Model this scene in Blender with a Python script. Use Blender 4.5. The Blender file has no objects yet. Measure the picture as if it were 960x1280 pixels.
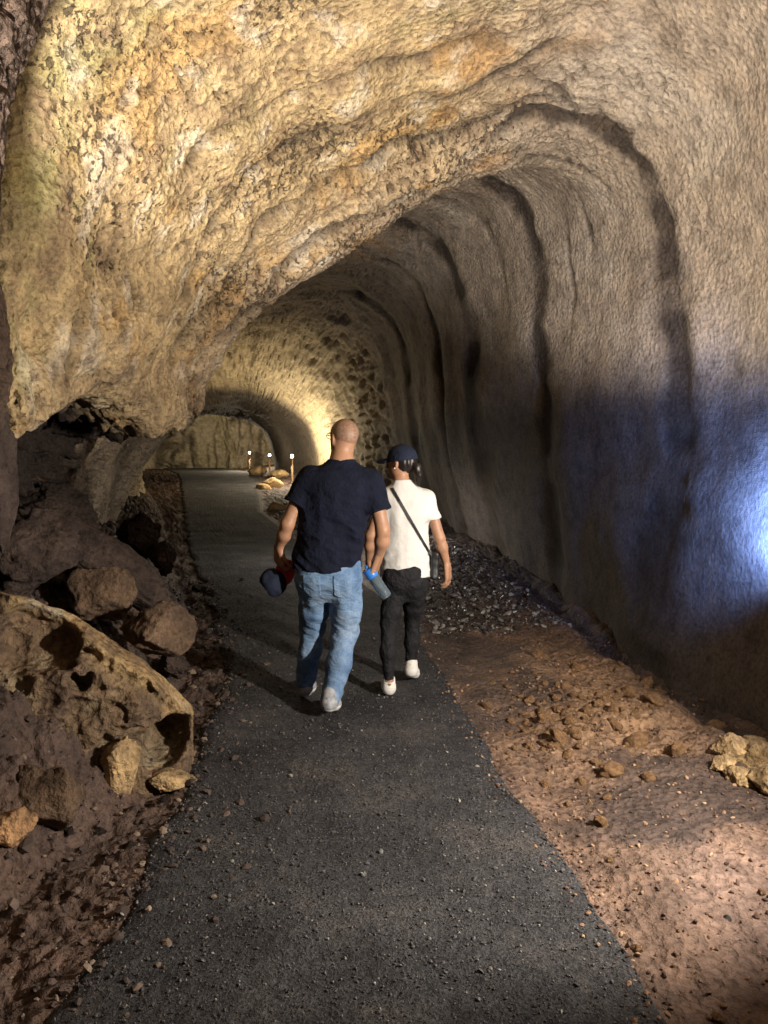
import bpy, math, random
import numpy as np
from mathutils import Vector, Matrix

C = bpy.context.scene.collection
SC = bpy.context.scene
random.seed(7)
RNG = np.random.default_rng(11)

# ------------------------------------------------------------------ camera, world, exposure
F, H, HY = 931.0, 1.59, 560.0            # focal length in px of a 960x1280 frame, eye height, horizon row
cd = bpy.data.cameras.new('camera'); cam = bpy.data.objects.new('camera', cd); C.objects.link(cam)
cam.location = (0, 0, H); cam.rotation_euler = (math.radians(90), 0, 0)
cd.sensor_width = 36; cd.lens = 36 * F / 1280; cd.shift_y = -(640 - HY) / 1280
cd.clip_start = .05; cd.clip_end = 300
SC.camera = cam
W = bpy.data.worlds.new('World'); SC.world = W; W.use_nodes = True
W.node_tree.nodes['Background'].inputs[0].default_value = (.02, .025, .035, 1)
W.node_tree.nodes['Background'].inputs[1].default_value = .1
SC.view_settings.view_transform = 'Standard'; SC.view_settings.look = 'None'
SC.view_settings.exposure = 0; SC.view_settings.gamma = 1
SC.render.engine = 'CYCLES'
SC.cycles.use_denoising = True
SC.cycles.max_bounces = 6; SC.cycles.diffuse_bounces = 2; SC.cycles.glossy_bounces = 3; SC.cycles.transmission_bounces = 6
SC.cycles.sample_clamp_indirect = 4; SC.cycles.caustics_reflective = False; SC.cycles.caustics_refractive = False

# lamps: the lit fixtures are built further down (lamp posts, flood light, added blue light)
FLOOD = dict(pos=(2.02, 2.12, 1.42), aim=(-.7, 5.0, 3.3), power=220, size=120, spill=620, col=(1, .87, .70))
BLUE = dict(pos=(2.055, 3.80, 1.14), aim=(2.6, 4.45, 1.20), power=620, size=132, col=(.22, .40, 1))  # added lamp, imitates a blue lens flare on the wall
REAR = dict(pos=(-.55, .15, .85), aim=(.75, 3.1, 4.5), power=2800, size=80, spill=2, col=(1, .91, .80))

def P(px, py, d):
    """a point of the photograph at the distance d along the view axis"""
    return np.array(((px - 480) * d / F, d, H - (py - HY) * d / F))

# ------------------------------------------------------------------ numpy noise
_perm = RNG.permutation(256).astype(np.int32); _perm = np.concatenate([_perm, _perm, _perm])
_g = RNG.normal(size=(256, 3)); _g = (_g / np.linalg.norm(_g, axis=1)[:, None]).astype(np.float32)
def perlin(p):
    p = np.asarray(p, np.float32); sh = p.shape[:-1]; p = p.reshape(-1, 3)
    i = np.floor(p).astype(np.int32); f = p - i; i &= 255
    u = f * f * f * (f * (f * 6 - 15) + 10)
    r = 0
    for dx in (0, 1):
        wx = u[:, 0] if dx else 1 - u[:, 0]
        a = _perm[(i[:, 0] + dx) & 255]
        for dy in (0, 1):
            wy = u[:, 1] if dy else 1 - u[:, 1]
            b = _perm[a + ((i[:, 1] + dy) & 255)]
            for dz in (0, 1):
                wz = u[:, 2] if dz else 1 - u[:, 2]
                g = _g[_perm[b + ((i[:, 2] + dz) & 255)] & 255]
                r = r + wx * wy * wz * (g[:, 0] * (f[:, 0] - dx) + g[:, 1] * (f[:, 1] - dy) + g[:, 2] * (f[:, 2] - dz))
    return (r * 1.6).reshape(sh)
def fbm(p, o=3, gain=.5, lac=2.03):
    p = np.asarray(p, np.float32); a, s = 1., 0.
    for k in range(o):
        s = s + a * perlin(p + 17.3 * k); p = p * lac; a *= gain
    return s
def billow(p, o=2):
    p = np.asarray(p, np.float32); a, s = 1., 0.
    for k in range(o):
        s = s + a * (np.abs(perlin(p + 31.7 * k)) * 2 - .55); p = p * 2.1; a *= .5
    return s
def sstep(a, b, x):
    t = np.clip((np.asarray(x, float) - a) / (b - a), 0, 1); return t * t * (3 - 2 * t)
def bump1(x, c, w):
    return np.exp(-((x - c) / w) ** 2)

# ------------------------------------------------------------------ object helpers
def mesh_from(name, V, Fc, mat=None, smooth=True, col=None, calm=None):
    V = np.ascontiguousarray(V, np.float32).reshape(-1, 3); Fc = np.ascontiguousarray(Fc, np.int32)
    n = Fc.shape[1]; me = bpy.data.meshes.new(name)
    me.vertices.add(len(V)); me.vertices.foreach_set('co', V.ravel())
    me.loops.add(Fc.size); me.loops.foreach_set('vertex_index', Fc.ravel())
    me.polygons.add(len(Fc)); me.polygons.foreach_set('loop_start', np.arange(0, Fc.size, n, dtype=np.int32))
    me.polygons.foreach_set('use_smooth', np.full(len(Fc), smooth))
    me.update(calc_edges=True); me.validate()
    if col is not None:
        a = me.color_attributes.new('tint', 'FLOAT_COLOR', 'POINT')
        col = np.asarray(col); c4 = np.zeros((len(V), 4), np.float32); c4[:, :col.shape[-1]] = col.reshape(-1, col.shape[-1]); a.data.foreach_set('color', c4.ravel())
    if calm is not None: me.attributes.new('calm', 'FLOAT', 'POINT').data.foreach_set('value', np.ascontiguousarray(calm, np.float32).ravel())
    if mat: me.materials.append(mat)
    return me
def link(name, me, parent=None, loc=None):
    o = bpy.data.objects.new(name, me); C.objects.link(o)
    if parent: o.parent = parent
    if loc is not None: o.location = loc
    return o
def tag(o, label=None, cat=None, group=None, kind=None):
    if label: o['label'] = label
    if cat: o['category'] = cat
    if group: o['group'] = group
    if kind: o['kind'] = kind
    return o
def empty(name, loc, rz=0):
    o = bpy.data.objects.new(name, None); C.objects.link(o); o.location = loc; o.rotation_euler = (0, 0, rz); o.empty_display_size = .1
    return o
def grid_faces(n, m, flip=False):
    i = np.arange(n * m).reshape(n, m)
    q = np.stack([i[:-1, :-1], i[1:, :-1], i[1:, 1:], i[:-1, 1:]], -1).reshape(-1, 4)
    return q[:, ::-1] if flip else q
def lathe(prof, seg=16, axis=None):
    """prof: (r, z) rows -> closed-ish surface of revolution about z"""
    a = np.linspace(0, 2 * np.pi, seg, endpoint=False)
    V, Fc = [], []
    for r, z in prof: V += [(r * math.cos(t), r * math.sin(t), z) for t in a]
    for k in range(len(prof) - 1):
        for j in range(seg):
            jn = (j + 1) % seg; Fc.append((k * seg + j, k * seg + jn, (k + 1) * seg + jn, (k + 1) * seg + j))
    V = np.array(V)
    return V, np.array(Fc)
def tube(pts, rad, seg=8):
    pts = np.asarray(pts, float); n = len(pts); rad = np.broadcast_to(rad, (n,))
    tg = np.gradient(pts, axis=0); tg /= np.linalg.norm(tg, axis=1)[:, None] + 1e-9
    ref = np.array([0, 0, 1.]) if abs(tg[0, 2]) < .9 else np.array([1., 0, 0])
    V = []
    for k in range(n):
        s = np.cross(tg[k], ref); s /= np.linalg.norm(s); u = np.cross(s, tg[k])
        for j in range(seg):
            a = 2 * np.pi * j / seg; V.append(pts[k] + rad[k] * (math.cos(a) * s + math.sin(a) * u))
    Fc = [(k * seg + j, k * seg + (j + 1) % seg, (k + 1) * seg + (j + 1) % seg, (k + 1) * seg + j) for k in range(n - 1) for j in range(seg)]
    c0, c1 = len(V), len(V) + 1; V += [pts[0], pts[-1]]
    Fc += [(c0, (j + 1) % seg, j, j) for j in range(0)]
    return np.array(V), np.array(Fc)

# ------------------------------------------------------------------ materials
def newmat(name):
    m = bpy.data.materials.new(name); m.use_nodes = True; nt = m.node_tree
    return m, nt, nt.nodes['Principled BSDF']
def N(nt, t, **kw):
    n = nt.nodes.new(t)
    for k, v in kw.items():
        if k in n.inputs.keys(): n.inputs[k].default_value = v
        else: setattr(n, k, v)
    return n
def ramp(nt, src, stops):
    r = N(nt, 'ShaderNodeValToRGB'); e = r.color_ramp.elements
    while len(e) < len(stops): e.new(.5)
    for k, (p, c) in enumerate(stops): e[k].position = p; e[k].color = (*c, 1)
    nt.links.new(src, r.inputs[0]); return r.outputs[0]
def mix(nt, fac, a, b, mode='MIX'):
    m = N(nt, 'ShaderNodeMix', data_type='RGBA', blend_type=mode)
    for s, i in ((fac, 0), (a, 6), (b, 7)):
        if hasattr(s, 'is_output'): nt.links.new(s, m.inputs[i])
        else: m.inputs[i].default_value = s if i == 0 else (*s, 1)
    return m.outputs[2]
def coords(nt, scale=(1, 1, 1)):
    t = N(nt, 'ShaderNodeTexCoord'); m = N(nt, 'ShaderNodeMapping'); m.inputs['Scale'].default_value = scale
    nt.links.new(t.outputs['Object'], m.inputs[0]); return m.outputs[0]
def noise(nt, vec, scale, detail=4, rough=.55, dist=0.):
    n = N(nt, 'ShaderNodeTexNoise', Scale=scale, Detail=detail, Roughness=rough, Distortion=dist); nt.links.new(vec, n.inputs['Vector']); return n.outputs['Fac']
def bump(nt, bsdf, h, dist, strength=1, prev=None, sk=None):
    b = N(nt, 'ShaderNodeBump', Strength=strength, Distance=dist); nt.links.new(h, b.inputs['Height'])
    if sk is not None: nt.links.new(sk, b.inputs['Strength'])
    if prev is not None: nt.links.new(prev, b.inputs['Normal'])
    nt.links.new(b.outputs[0], bsdf.inputs['Normal']); return b.outputs[0]

def rock_mat(name, use_tint=True, base=(.25, .17, .11), rough=.9, fine=1., spec=.25):
    m, nt, b = newmat(name); v = coords(nt)
    if use_tint:
        a = N(nt, 'ShaderNodeVertexColor', layer_name='tint'); c = a.outputs[0]
    else:
        c0 = noise(nt, v, 2.2, 5, .6)
        c = ramp(nt, c0, [(.3, tuple(x * .55 for x in base)), (.5, base), (.7, tuple(min(1, x * 1.5) for x in base))])
    n1 = noise(nt, v, 7, 6, .65); n2 = noise(nt, v, 38, 4, .6)
    c = mix(nt, .85, c, ramp(nt, n1, [(.28, (.45, .42, .40)), (.5, (1, 1, 1)), (.72, (1.4, 1.35, 1.25))]), 'MULTIPLY')
    c = mix(nt, .8, c, ramp(nt, n2, [(.3, (.5, .48, .47)), (.5, (1, 1, 1)), (.7, (1.35, 1.33, 1.3))]), 'MULTIPLY')
    pit = None
    if use_tint:                      # gas holes, their shade painted in dark, as dense as the tint alpha
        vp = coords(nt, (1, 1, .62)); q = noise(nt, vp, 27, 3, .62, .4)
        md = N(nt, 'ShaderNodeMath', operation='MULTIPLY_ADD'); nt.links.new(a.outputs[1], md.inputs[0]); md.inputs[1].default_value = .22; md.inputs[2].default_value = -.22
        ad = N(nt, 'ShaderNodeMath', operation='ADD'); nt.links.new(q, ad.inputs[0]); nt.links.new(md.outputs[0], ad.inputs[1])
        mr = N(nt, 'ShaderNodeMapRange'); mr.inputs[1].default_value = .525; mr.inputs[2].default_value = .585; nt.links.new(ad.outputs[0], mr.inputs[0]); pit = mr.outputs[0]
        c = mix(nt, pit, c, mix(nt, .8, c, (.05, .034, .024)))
    nt.links.new(c, b.inputs['Base Color']); b.inputs['Roughness'].default_value = rough; b.inputs['Specular IOR Level'].default_value = spec
    vo = N(nt, 'ShaderNodeTexVoronoi', Scale=26.); nt.links.new(v, vo.inputs['Vector'])
    st_ = None
    if use_tint:
        ca = N(nt, 'ShaderNodeAttribute', attribute_name='calm'); sb = N(nt, 'ShaderNodeMath', operation='SUBTRACT'); sb.inputs[0].default_value = 1; nt.links.new(ca.outputs['Fac'], sb.inputs[1]); st_ = sb.outputs[0]
    p = bump(nt, b, n2, .022 * fine, .9, None, st_)
    p = bump(nt, b, vo.outputs['Distance'], .018 * fine, .55, p, st_)
    n3 = noise(nt, v, 110, 3, .6)
    if pit is not None:
        iv = N(nt, 'ShaderNodeMath', operation='SUBTRACT'); iv.inputs[0].default_value = 1; nt.links.new(pit, iv.inputs[1]); p = bump(nt, b, iv.outputs[0], .03, 1, p)
    bump(nt, b, n3, .007 * fine, .8, p)
    return m
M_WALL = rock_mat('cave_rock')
M_GROUND = rock_mat('dirt', fine=.8, spec=.35, rough=.8)
M_BOULDER = rock_mat('boulder_rock', False, (.105, .069, .045))
M_DARKROCK = rock_mat('dark_boulder_rock', False, (.044, .031, .026))  # dark brown rock, deepened to paint in the shade of the recess
M_STONE = rock_mat('orange_stone', False, (.34, .20, .10))
M_PALE = rock_mat('yellow_stone', False, (.36, .25, .13))
M_BLACKROCK = rock_mat('clinker', False, (.10, .085, .08), rough=.45, spec=.6)
def path_mat():
    m, nt, b = newmat('cinder_path'); v = coords(nt)
    n1 = noise(nt, v, 1.9, 6, .68); n2 = noise(nt, v, 95, 3, .7); n3 = noise(nt, v, 22, 4, .6)
    c = ramp(nt, n1, [(.32, (.034, .033, .035)), (.52, (.060, .059, .061)), (.72, (.105, .094, .088))])
    c = mix(nt, .9, c, ramp(nt, n2, [(.3, (.35, .35, .37)), (.5, (.95, .95, .95)), (.68, (1.7, 1.7, 1.7))]), 'MULTIPLY')
    c = mix(nt, .6, c, ramp(nt, n3, [(.35, (.6, .6, .6)), (.6, (1.15, 1.13, 1.1))]), 'MULTIPLY')
    nt.links.new(c, b.inputs['Base Color']); b.inputs['Roughness'].default_value = .92; b.inputs['Specular IOR Level'].default_value = .12
    p = bump(nt, b, n3, .02, .7); bump(nt, b, n2, .012, 1, p); return m
M_PATH = path_mat()
def gravel_mat(name, stops, rough=.55):
    m, nt, b = newmat(name)
    g = N(nt, 'ShaderNodeNewGeometry'); c = ramp(nt, g.outputs['Random Per Island'], stops)
    nt.links.new(c, b.inputs['Base Color']); b.inputs['Roughness'].default_value = rough; b.inputs['Specular IOR Level'].default_value = .4
    return m
M_CINDER = gravel_mat('cinder_gravel', [(0, (.035, .033, .034)), (.55, (.075, .07, .07)), (.9, (.11, .105, .10)), (.98, (.27, .25, .23))])
M_GRIT = gravel_mat('brown_gravel', [(0, (.05, .032, .026)), (.5, (.15, .085, .055)), (.8, (.27, .16, .09)), (1, (.36, .25, .16))], .8)
M_DKGRIT = gravel_mat('dark_brown_gravel', [(0, (.035, .026, .023)), (.5, (.075, .052, .042)), (.85, (.13, .09, .07)), (1, (.24, .18, .13))], .8)
M_SHINY = gravel_mat('wet_clinker', [(0, (.05, .045, .045)), (.6, (.10, .092, .088)), (1, (.36, .33, .30))], .25)

def plain(name, col, rough=.6, metal=0, spec=.4, var=.0, vs=30, bmp=0):
    m, nt, b = newmat(name); b.inputs['Base Color'].default_value = (*col, 1); b.inputs['Roughness'].default_value = rough
    b.inputs['Metallic'].default_value = metal; b.inputs['Specular IOR Level'].default_value = spec
    if var or bmp:
        v = coords(nt); n = noise(nt, v, vs, 4, .6)
        if var:
            c = ramp(nt, n, [(.3, tuple(x * (1 - var) for x in col)), (.7, tuple(min(1, x * (1 + var)) for x in col))]); nt.links.new(c, b.inputs['Base Color'])
        if bmp: bump(nt, b, n, bmp)
    return m
M_SKIN = plain('skin', (.35, .19, .115), .5, var=.13, vs=22)
M_NAVY = plain('navy_cotton', (.0065, .0085, .019), .9, spec=.15, var=.25, vs=14, bmp=.022)
M_WHITE = plain('white_cotton', (.60, .59, .57), .9, spec=.15, var=.05, vs=12, bmp=.009)
M_BLACK = plain('black_stretch', (.012, .012, .014), .75, spec=.25, var=.3, vs=25, bmp=.022)
M_CAP = plain('navy_cap_cloth', (.012, .017, .034), .85, spec=.2, var=.2, vs=60, bmp=.001)
M_HAIR = plain('dark_hair', (.012, .008, .007), .45, spec=.5, var=.4, vs=60)
M_STUBBLE = plain('shaved_stubble', (.25, .15, .10), .55, var=.35, vs=90)
M_SHOEW = plain('white_shoe', (.70, .68, .63), .6, var=.06, vs=20, bmp=.002)
M_SHOEG = plain('grey_shoe', (.30, .31, .33), .6, var=.45, vs=28, bmp=.003)
M_SOLE = plain('sole_rubber', (.66, .65, .62), .7, var=.1)
M_RED = plain('red_cloth', (.52, .045, .035), .75, var=.15, vs=30, bmp=.002)
M_BAG = plain('black_leather', (.012, .012, .013), .45, spec=.5, var=.2, vs=70, bmp=.001)
M_BLUE = plain('blue_plastic', (.03, .19, .62), .3, spec=.5)
M_METAL = plain('dark_metal', (.08, .075, .07), .5, .8, var=.3)
M_RUSTY = plain('rusty_post', (.32, .20, .12), .7, .2, var=.4)
M_GLASSES = plain('black_frame', (.01, .01, .01), .3)
def denim():
    m, nt, b = newmat('denim'); v = coords(nt)
    n1 = noise(nt, v, 5, 4, .6); n2 = noise(nt, coords(nt, (1, 1, .25)), 160, 2, .6)
    c = ramp(nt, n1, [(.3, (.065, .125, .24)), (.5, (.155, .245, .385)), (.72, (.31, .40, .53))])
    c = mix(nt, .5, c, ramp(nt, n2, [(.3, (.7, .72, .75)), (.7, (1.2, 1.2, 1.2))]), 'MULTIPLY')
    nt.links.new(c, b.inputs['Base Color']); b.inputs['Roughness'].default_value = .9; b.inputs['Specular IOR Level'].default_value = .15
    n4 = noise(nt, coords(nt, (1, 1, 2.2)), 13, 3, .6, .6); bump(nt, b, n4, .018, .8); return m
M_DENIM = denim()
def clear():
    m, nt, b = newmat('clear_plastic'); b.inputs['Base Color'].default_value = (.62, .82, 1, 1); b.inputs['Roughness'].default_value = .12
    b.inputs['Transmission Weight'].default_value = .88; b.inputs['IOR'].default_value = 1.3; return m
M_CLEAR = clear()
def glow(name, col, s):
    m, nt, b = newmat(name); b.inputs['Base Color'].default_value = (*col, 1)
    b.inputs['Emission Color'].default_value = (*col, 1); b.inputs['Emission Strength'].default_value = s; return m
M_LAMP = glow('lit_lamp', (1, .93, .8), 18); M_ADDEDBLUE = glow('added_blue_glow', (.45, .6, 1), 8)

# ------------------------------------------------------------------ ground shape
def zbase(d): return np.interp(d, [12, 26], [0, .56])
def x_toe(d): return np.interp(d, [1, 2.5, 2.96, 3.3, 3.8, 5.1, 7.4, 10.6, 16.5, 25, 40], [-1.45, -1.35, -1.25, -1.12, -1.08, -1.36, -1.95, -3, -4.9, -8.2, -13])
def x_right(d): return np.interp(d, [1, 4.1, 5.5, 7.4, 9.5, 12, 14.5, 19, 24, 30, 40], [2.15, 2.10, 1.92, 1.74, 1.55, 1.2, 1.0, -.1, -1.9, -4.2, -5])
def path_l(d): return np.interp(d, [-8, 1, 2.06, 3.36, 5.1, 7.4, 10.6, 16.5, 25, 30, 40], [-.9, -.9, -.86, -.86, -1.03, -1.66, -2.7, -4.4, -6.8, -8.3, -12])
def path_r(d): return np.interp(d, [-8, 1, 2.06, 2.74, 3.36, 4.35, 5.1, 7.4, 10.6, 16.5, 25, 29, 32.4, 40], [.8, .8, .77, .73, .61, .51, .43, .12, -.8, -2.75, -4.2, -4.8, -6.0, -9])
def ground_z(x, d, detail=True):
    x, d = np.broadcast_arrays(np.asarray(x, float), np.asarray(d, float))
    z = zbase(d).copy()
    s = np.maximum(0, x_toe(d) - x)
    hmax = np.interp(d, [0, 2, 3, 6, 9, 12, 40], [.3, .5, .85, 1.0, .75, .45, .5]); z += hmax * (1 - np.exp(-(s ** 1.3) / .5))
    xr, pr = x_right(d), path_r(d)
    t = np.clip((x - pr - .1) / np.maximum(xr - pr - .1, .3), 0, 1.6)
    z += np.interp(d, [3, 6, 9, 20], [.05, .10, .24, .3]) * t ** 1.5
    z -= .09 * np.exp(-((x - xr + .16) / .09) ** 2) * sstep(9, 7, d)
    off = 1 - sstep(path_l(d) - .25, path_l(d) - .02, x) * (1 - sstep(path_r(d) + .02, path_r(d) + .2, x))
    p = np.stack([x, d, z * 0], -1)
    z += off * .05 * fbm(p * 1.3, 2)
    if detail:
        smooth = sstep(-.55, .05, fbm(p * .9 + 40, 2) - .5 * bump1(x, .28 * d, .35) * bump1(d, 4.4, .6)) * sstep(0, .3, x) * sstep(7.5, 6, d)     # trodden, smooth dirt patches on the right
        rough = off * (1 - .8 * smooth)
        z += rough * (.030 * billow(p * 4.5, 2) + .018 * billow(p * 13 + 5, 2)) * (1 + 1.2 * sstep(.05, .5, s)) + off * .006 * perlin(p * 38)
        z -= rough * .03 * sstep(.35, .7, perlin(p * 8 + 3))
    return z

def dsteps(d0, d1, k):
    n = int(math.log(d1 / d0) / k); return d0 * np.exp(np.linspace(0, math.log(d1 / d0), n))
gd = np.concatenate([np.linspace(-7, 1.2, 24)[:-1], dsteps(1.2, 7, .0036), dsteps(7, 40, .0085)[1:]])
gt = np.linspace(0, 1, 460)
lo = np.minimum(x_toe(gd), path_l(gd)) - np.interp(gd, [4, 9, 14, 40], [2.6, 1.8, 1.6, 4]); hi = x_right(gd) + .8
GX = lo[:, None] + (hi - lo)[:, None] * gt; GD = np.repeat(gd[:, None], len(gt), 1)
GZ = ground_z(GX, GD)
gp = np.stack([GX, GD, GZ], -1)
def ground_colour(X, D, Z):
    p = np.stack([X, D, Z], -1)
    n = fbm(p * 1.1 + 7, 3); n2 = fbm(p * 4 + 70, 2)
    red = np.array((.160, .102, .074)); orange = np.array((.27, .165, .088)); dark = np.array((.05, .038, .035)); pale = np.array((.29, .20, .165))
    c = np.repeat(red[None, None], X.shape[0], 0).repeat(X.shape[1], 1)
    w = (bump1(X, 1.35, .75) * bump1(D, 4.6, 1.2))[..., None]; c = c * (1 - .8 * w) + orange * .8 * w
    w = (sstep(.9, 1.3, X) * sstep(3.3, 2.5, D))[..., None]; c = c * (1 - .7 * w) + pale * .7 * w
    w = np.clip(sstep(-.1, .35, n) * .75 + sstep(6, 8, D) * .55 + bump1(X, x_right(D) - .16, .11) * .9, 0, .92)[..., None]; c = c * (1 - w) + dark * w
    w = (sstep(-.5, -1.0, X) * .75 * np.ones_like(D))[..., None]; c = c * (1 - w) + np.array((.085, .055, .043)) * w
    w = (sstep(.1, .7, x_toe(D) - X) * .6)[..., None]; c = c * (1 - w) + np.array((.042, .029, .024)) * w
    return c * (1 + .35 * n2[..., None])
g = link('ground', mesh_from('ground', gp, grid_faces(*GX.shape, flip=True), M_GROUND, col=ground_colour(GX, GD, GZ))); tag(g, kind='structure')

# the cinder path: a sheet laid on the ground whose ragged rims run under the dirt
pd_ = np.concatenate([np.linspace(-7, 1.2, 24)[:-1], dsteps(1.2, 8, .006), dsteps(8, 39, .012)[1:]])
pt = np.linspace(0, 1, 150)
rl = .09 * fbm(np.stack([pd_ * 0 + 3, pd_ * 2.2, pd_ * 0], -1), 3); rr = .03 * fbm(np.stack([pd_ * 0 + 9, pd_ * 2.6, pd_ * 0], -1), 4)
PL, PR = path_l(pd_) - .12 + rl, path_r(pd_) + .06 + rr
PX = PL[:, None] + (PR - PL)[:, None] * pt; PD = np.repeat(pd_[:, None], len(pt), 1)
edge = np.minimum(PX - PL[:, None], PR[:, None] - PX)
pp = np.stack([PX, PD, PX * 0], -1)
PZ = zbase(PD) + .028 * sstep(0, .16, edge) - .05 * (1 - sstep(-.02, .10, edge)) + .012 * fbm(pp * 1.6, 2) + .004 * billow(pp * 22, 2) + .004 * perlin(pp * 55)
PZ = np.where(edge < .02, np.minimum(PZ, ground_z(PX, PD, False) - .05), PZ)
pth = link('path', mesh_from('path', np.stack([PX, PD, PZ], -1), grid_faces(*PX.shape, flip=True), M_PATH)); tag(pth, kind='structure')
def path_z(x, d): return zbase(d) + .026 + .012 * fbm(np.stack([x, d, np.asarray(x) * 0], -1) * 1.6, 2)

# ------------------------------------------------------------------ the lava tube: cross-sections (x, z) at distances d
ST = {}
def st(d, left, top, right):
    ST[d] = np.array(left + top + right, float)
# points: buried, base, recess, recess top, lip, face low, face mid, haunch | ceiling, apex, shoulder | upper, mid, low, base, buried
st(-7.0, [(-2.0, -.6), (-2.0, .3), (-2.1, 1.0), (-2.1, 1.5), (-2.1, 1.9), (-2.0, 2.3), (-1.8, 2.9), (-1.2, 3.6)], [(-.2, 4.1), (.8, 4.1), (1.6, 3.7)], [(2.1, 3.0), (2.3, 2.1), (2.3, 1.1), (2.2, .2), (2.2, -.6)])
st(0.0, [(-2.0, -.6), (-1.9, .3), (-1.9, 1.0), (-1.9, 1.5), (-1.9, 1.9), (-1.9, 2.3), (-1.7, 2.9), (-1.1, 3.7)], [(-.1, 4.3), (1.0, 4.35), (1.8, 3.9)], [(2.3, 3.1), (2.5, 2.1), (2.5, 1.1), (2.45, .2), (2.45, -.6)])
st(2.3, [(-2.0, -.6), (-1.75, .3), (-1.6, 1.0), (-1.45, 1.4), (-1.38, 1.8), (-1.36, 2.1), (-1.32, 2.6), (-1.05, 3.3)], [(-.2, 4.2), (1.1, 4.4), (1.8, 4.0)], [(2.2, 3.15), (2.38, 2.1), (2.42, 1.1), (2.38, .2), (2.38, -.6)])
st(2.80, [(-2.1, -.6), (-1.9, .3), (-1.65, 1.0), (-1.47, 1.4), (-1.43, 1.8), (-1.44, 2.1), (-1.44, 2.6), (-1.24, 3.25)], [(-.3, 4.15), (1.15, 4.4), (1.85, 4.0)], [(2.2, 3.15), (2.33, 2.1), (2.34, 1.1), (2.3, .2), (2.3, -.6)])
st(3.16, [(-2.9, -.6), (-2.8, .3), (-2.8, 1.0), (-2.7, 1.6), (-2.65, 2.0), (-2.6, 2.3), (-2.5, 2.8), (-1.95, 3.5)], [(-.4, 4.25), (1.15, 4.4), (1.85, 4.0)], [(2.2, 3.15), (2.30, 2.1), (2.3, 1.1), (2.2, .2), (2.2, -.6)])
st(3.50, [(-2.9, -.6), (-2.9, .3), (-2.85, 1.1), (-2.3, 1.70), (-1.75, 1.65), (-1.70, 2.02), (-1.74, 2.65), (-1.50, 3.5)], [(-.3, 4.15), (1.15, 4.4), (1.85, 4.0)], [(2.18, 3.1), (2.27, 2.1), (2.24, 1.1), (2.12, .2), (2.12, -.6)])
st(4.50, [(-3.0, -.6), (-2.95, .3), (-2.85, 1.1), (-2.3, 1.75), (-1.66, 1.93), (-1.50, 2.22), (-1.44, 2.75), (-1.05, 3.4)], [(.0, 4.0), (1.15, 4.28), (1.90, 3.95)], [(2.2, 3.2), (2.26, 2.1), (2.16, 1.1), (2.0, .2), (2.0, -.6)])
st(5.30, [(-3.0, -.6), (-2.95, .3), (-2.8, 1.1), (-2.3, 1.70), (-1.62, 1.73), (-1.48, 2.12), (-1.22, 2.75), (-.72, 3.30)], [(.22, 3.84), (1.15, 4.13), (1.84, 3.85)], [(2.13, 3.15), (2.18, 2.1), (2.06, 1.1), (1.9, .2), (1.9, -.6)])
st(6.00, [(-3.0, -.6), (-3.0, .3), (-2.85, 1.1), (-2.3, 1.75), (-1.57, 1.82), (-1.42, 2.17), (-1.00, 2.67), (-.42, 3.10)], [(.28, 3.60), (1.05, 3.98), (1.66, 3.80)], [(1.95, 3.2), (2.02, 2.1), (1.95, 1.1), (1.83, .2), (1.83, -.6)])
st(6.7, [(-3.0, -.6), (-3.0, .3), (-2.95, 1.0), (-2.8, 1.6), (-2.3, 1.9), (-2.05, 2.35), (-1.5, 2.95), (-.72, 3.40)], [(.18, 3.84), (.95, 4.16), (1.5, 3.94)], [(1.74, 3.2), (1.81, 2.1), (1.8, 1.1), (1.78, .2), (1.78, -.6)])
st(7.4, [(-3.3, -.6), (-3.2, .3), (-3.1, 1.0), (-2.9, 1.6), (-2.6, 2.0), (-2.4, 2.5), (-1.85, 3.1), (-1.0, 3.68)], [(.05, 4.12), (.83, 4.32), (1.35, 4.05)], [(1.57, 3.25), (1.64, 2.1), (1.68, 1.1), (1.74, .2), (1.74, -.6)])
st(9.5, [(-3.8, -.6), (-3.7, .3), (-3.5, 1.0), (-3.2, 1.6), (-3.0, 2.0), (-2.85, 2.5), (-2.4, 3.2), (-1.6, 3.9)], [(-.55, 4.35), (.22, 4.46), (.78, 4.2)], [(1.08, 3.3), (1.20, 2.1), (1.35, 1.1), (1.55, .2), (1.55, -.6)])
st(12., [(-4.6, -.6), (-4.45, .3), (-4.15, 1.0), (-3.7, 1.6), (-3.4, 2.0), (-3.3, 2.6), (-2.9, 3.35), (-2.1, 4.1)], [(-.95, 4.5), (-.12, 4.5), (.45, 4.1)], [(.76, 3.2), (.88, 2.1), (1.0, 1.1), (1.2, .2), (1.2, -.6)])
st(14.5, [(-5.5, -.6), (-5.35, .3), (-5.0, 1.0), (-4.5, 1.6), (-4.2, 2.0), (-3.95, 2.7), (-3.6, 3.5), (-2.8, 4.3)], [(-1.6, 4.7), (-.6, 4.65), (.1, 4.15)], [(.44, 3.2), (.58, 2.1), (.75, 1.1), (1.0, .2), (1.0, -.6)])
st(19., [(-6.2, -.6), (-6.2, .4), (-6.2, 1.0), (-6.1, 1.6), (-6.0, 2.0), (-5.9, 2.6), (-5.5, 3.5), (-4.6, 4.3)], [(-3.2, 4.7), (-1.95, 4.6), (-1.05, 4.0)], [(-.6, 3.1), (-.45, 2.1), (-.35, 1.1), (-.1, .3), (-.1, -.6)])
st(23.6, [(-8.2, -.6), (-8.2, .5), (-8.2, 1.0), (-8.1, 1.5), (-8.0, 1.9), (-7.8, 2.4), (-7.2, 3.05), (-6.2, 3.55)], [(-4.8, 3.75), (-3.55, 3.5), (-2.7, 3.0)], [(-2.25, 2.5), (-2.05, 1.9), (-1.95, 1.2), (-1.9, .4), (-1.9, -.6)])
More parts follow.
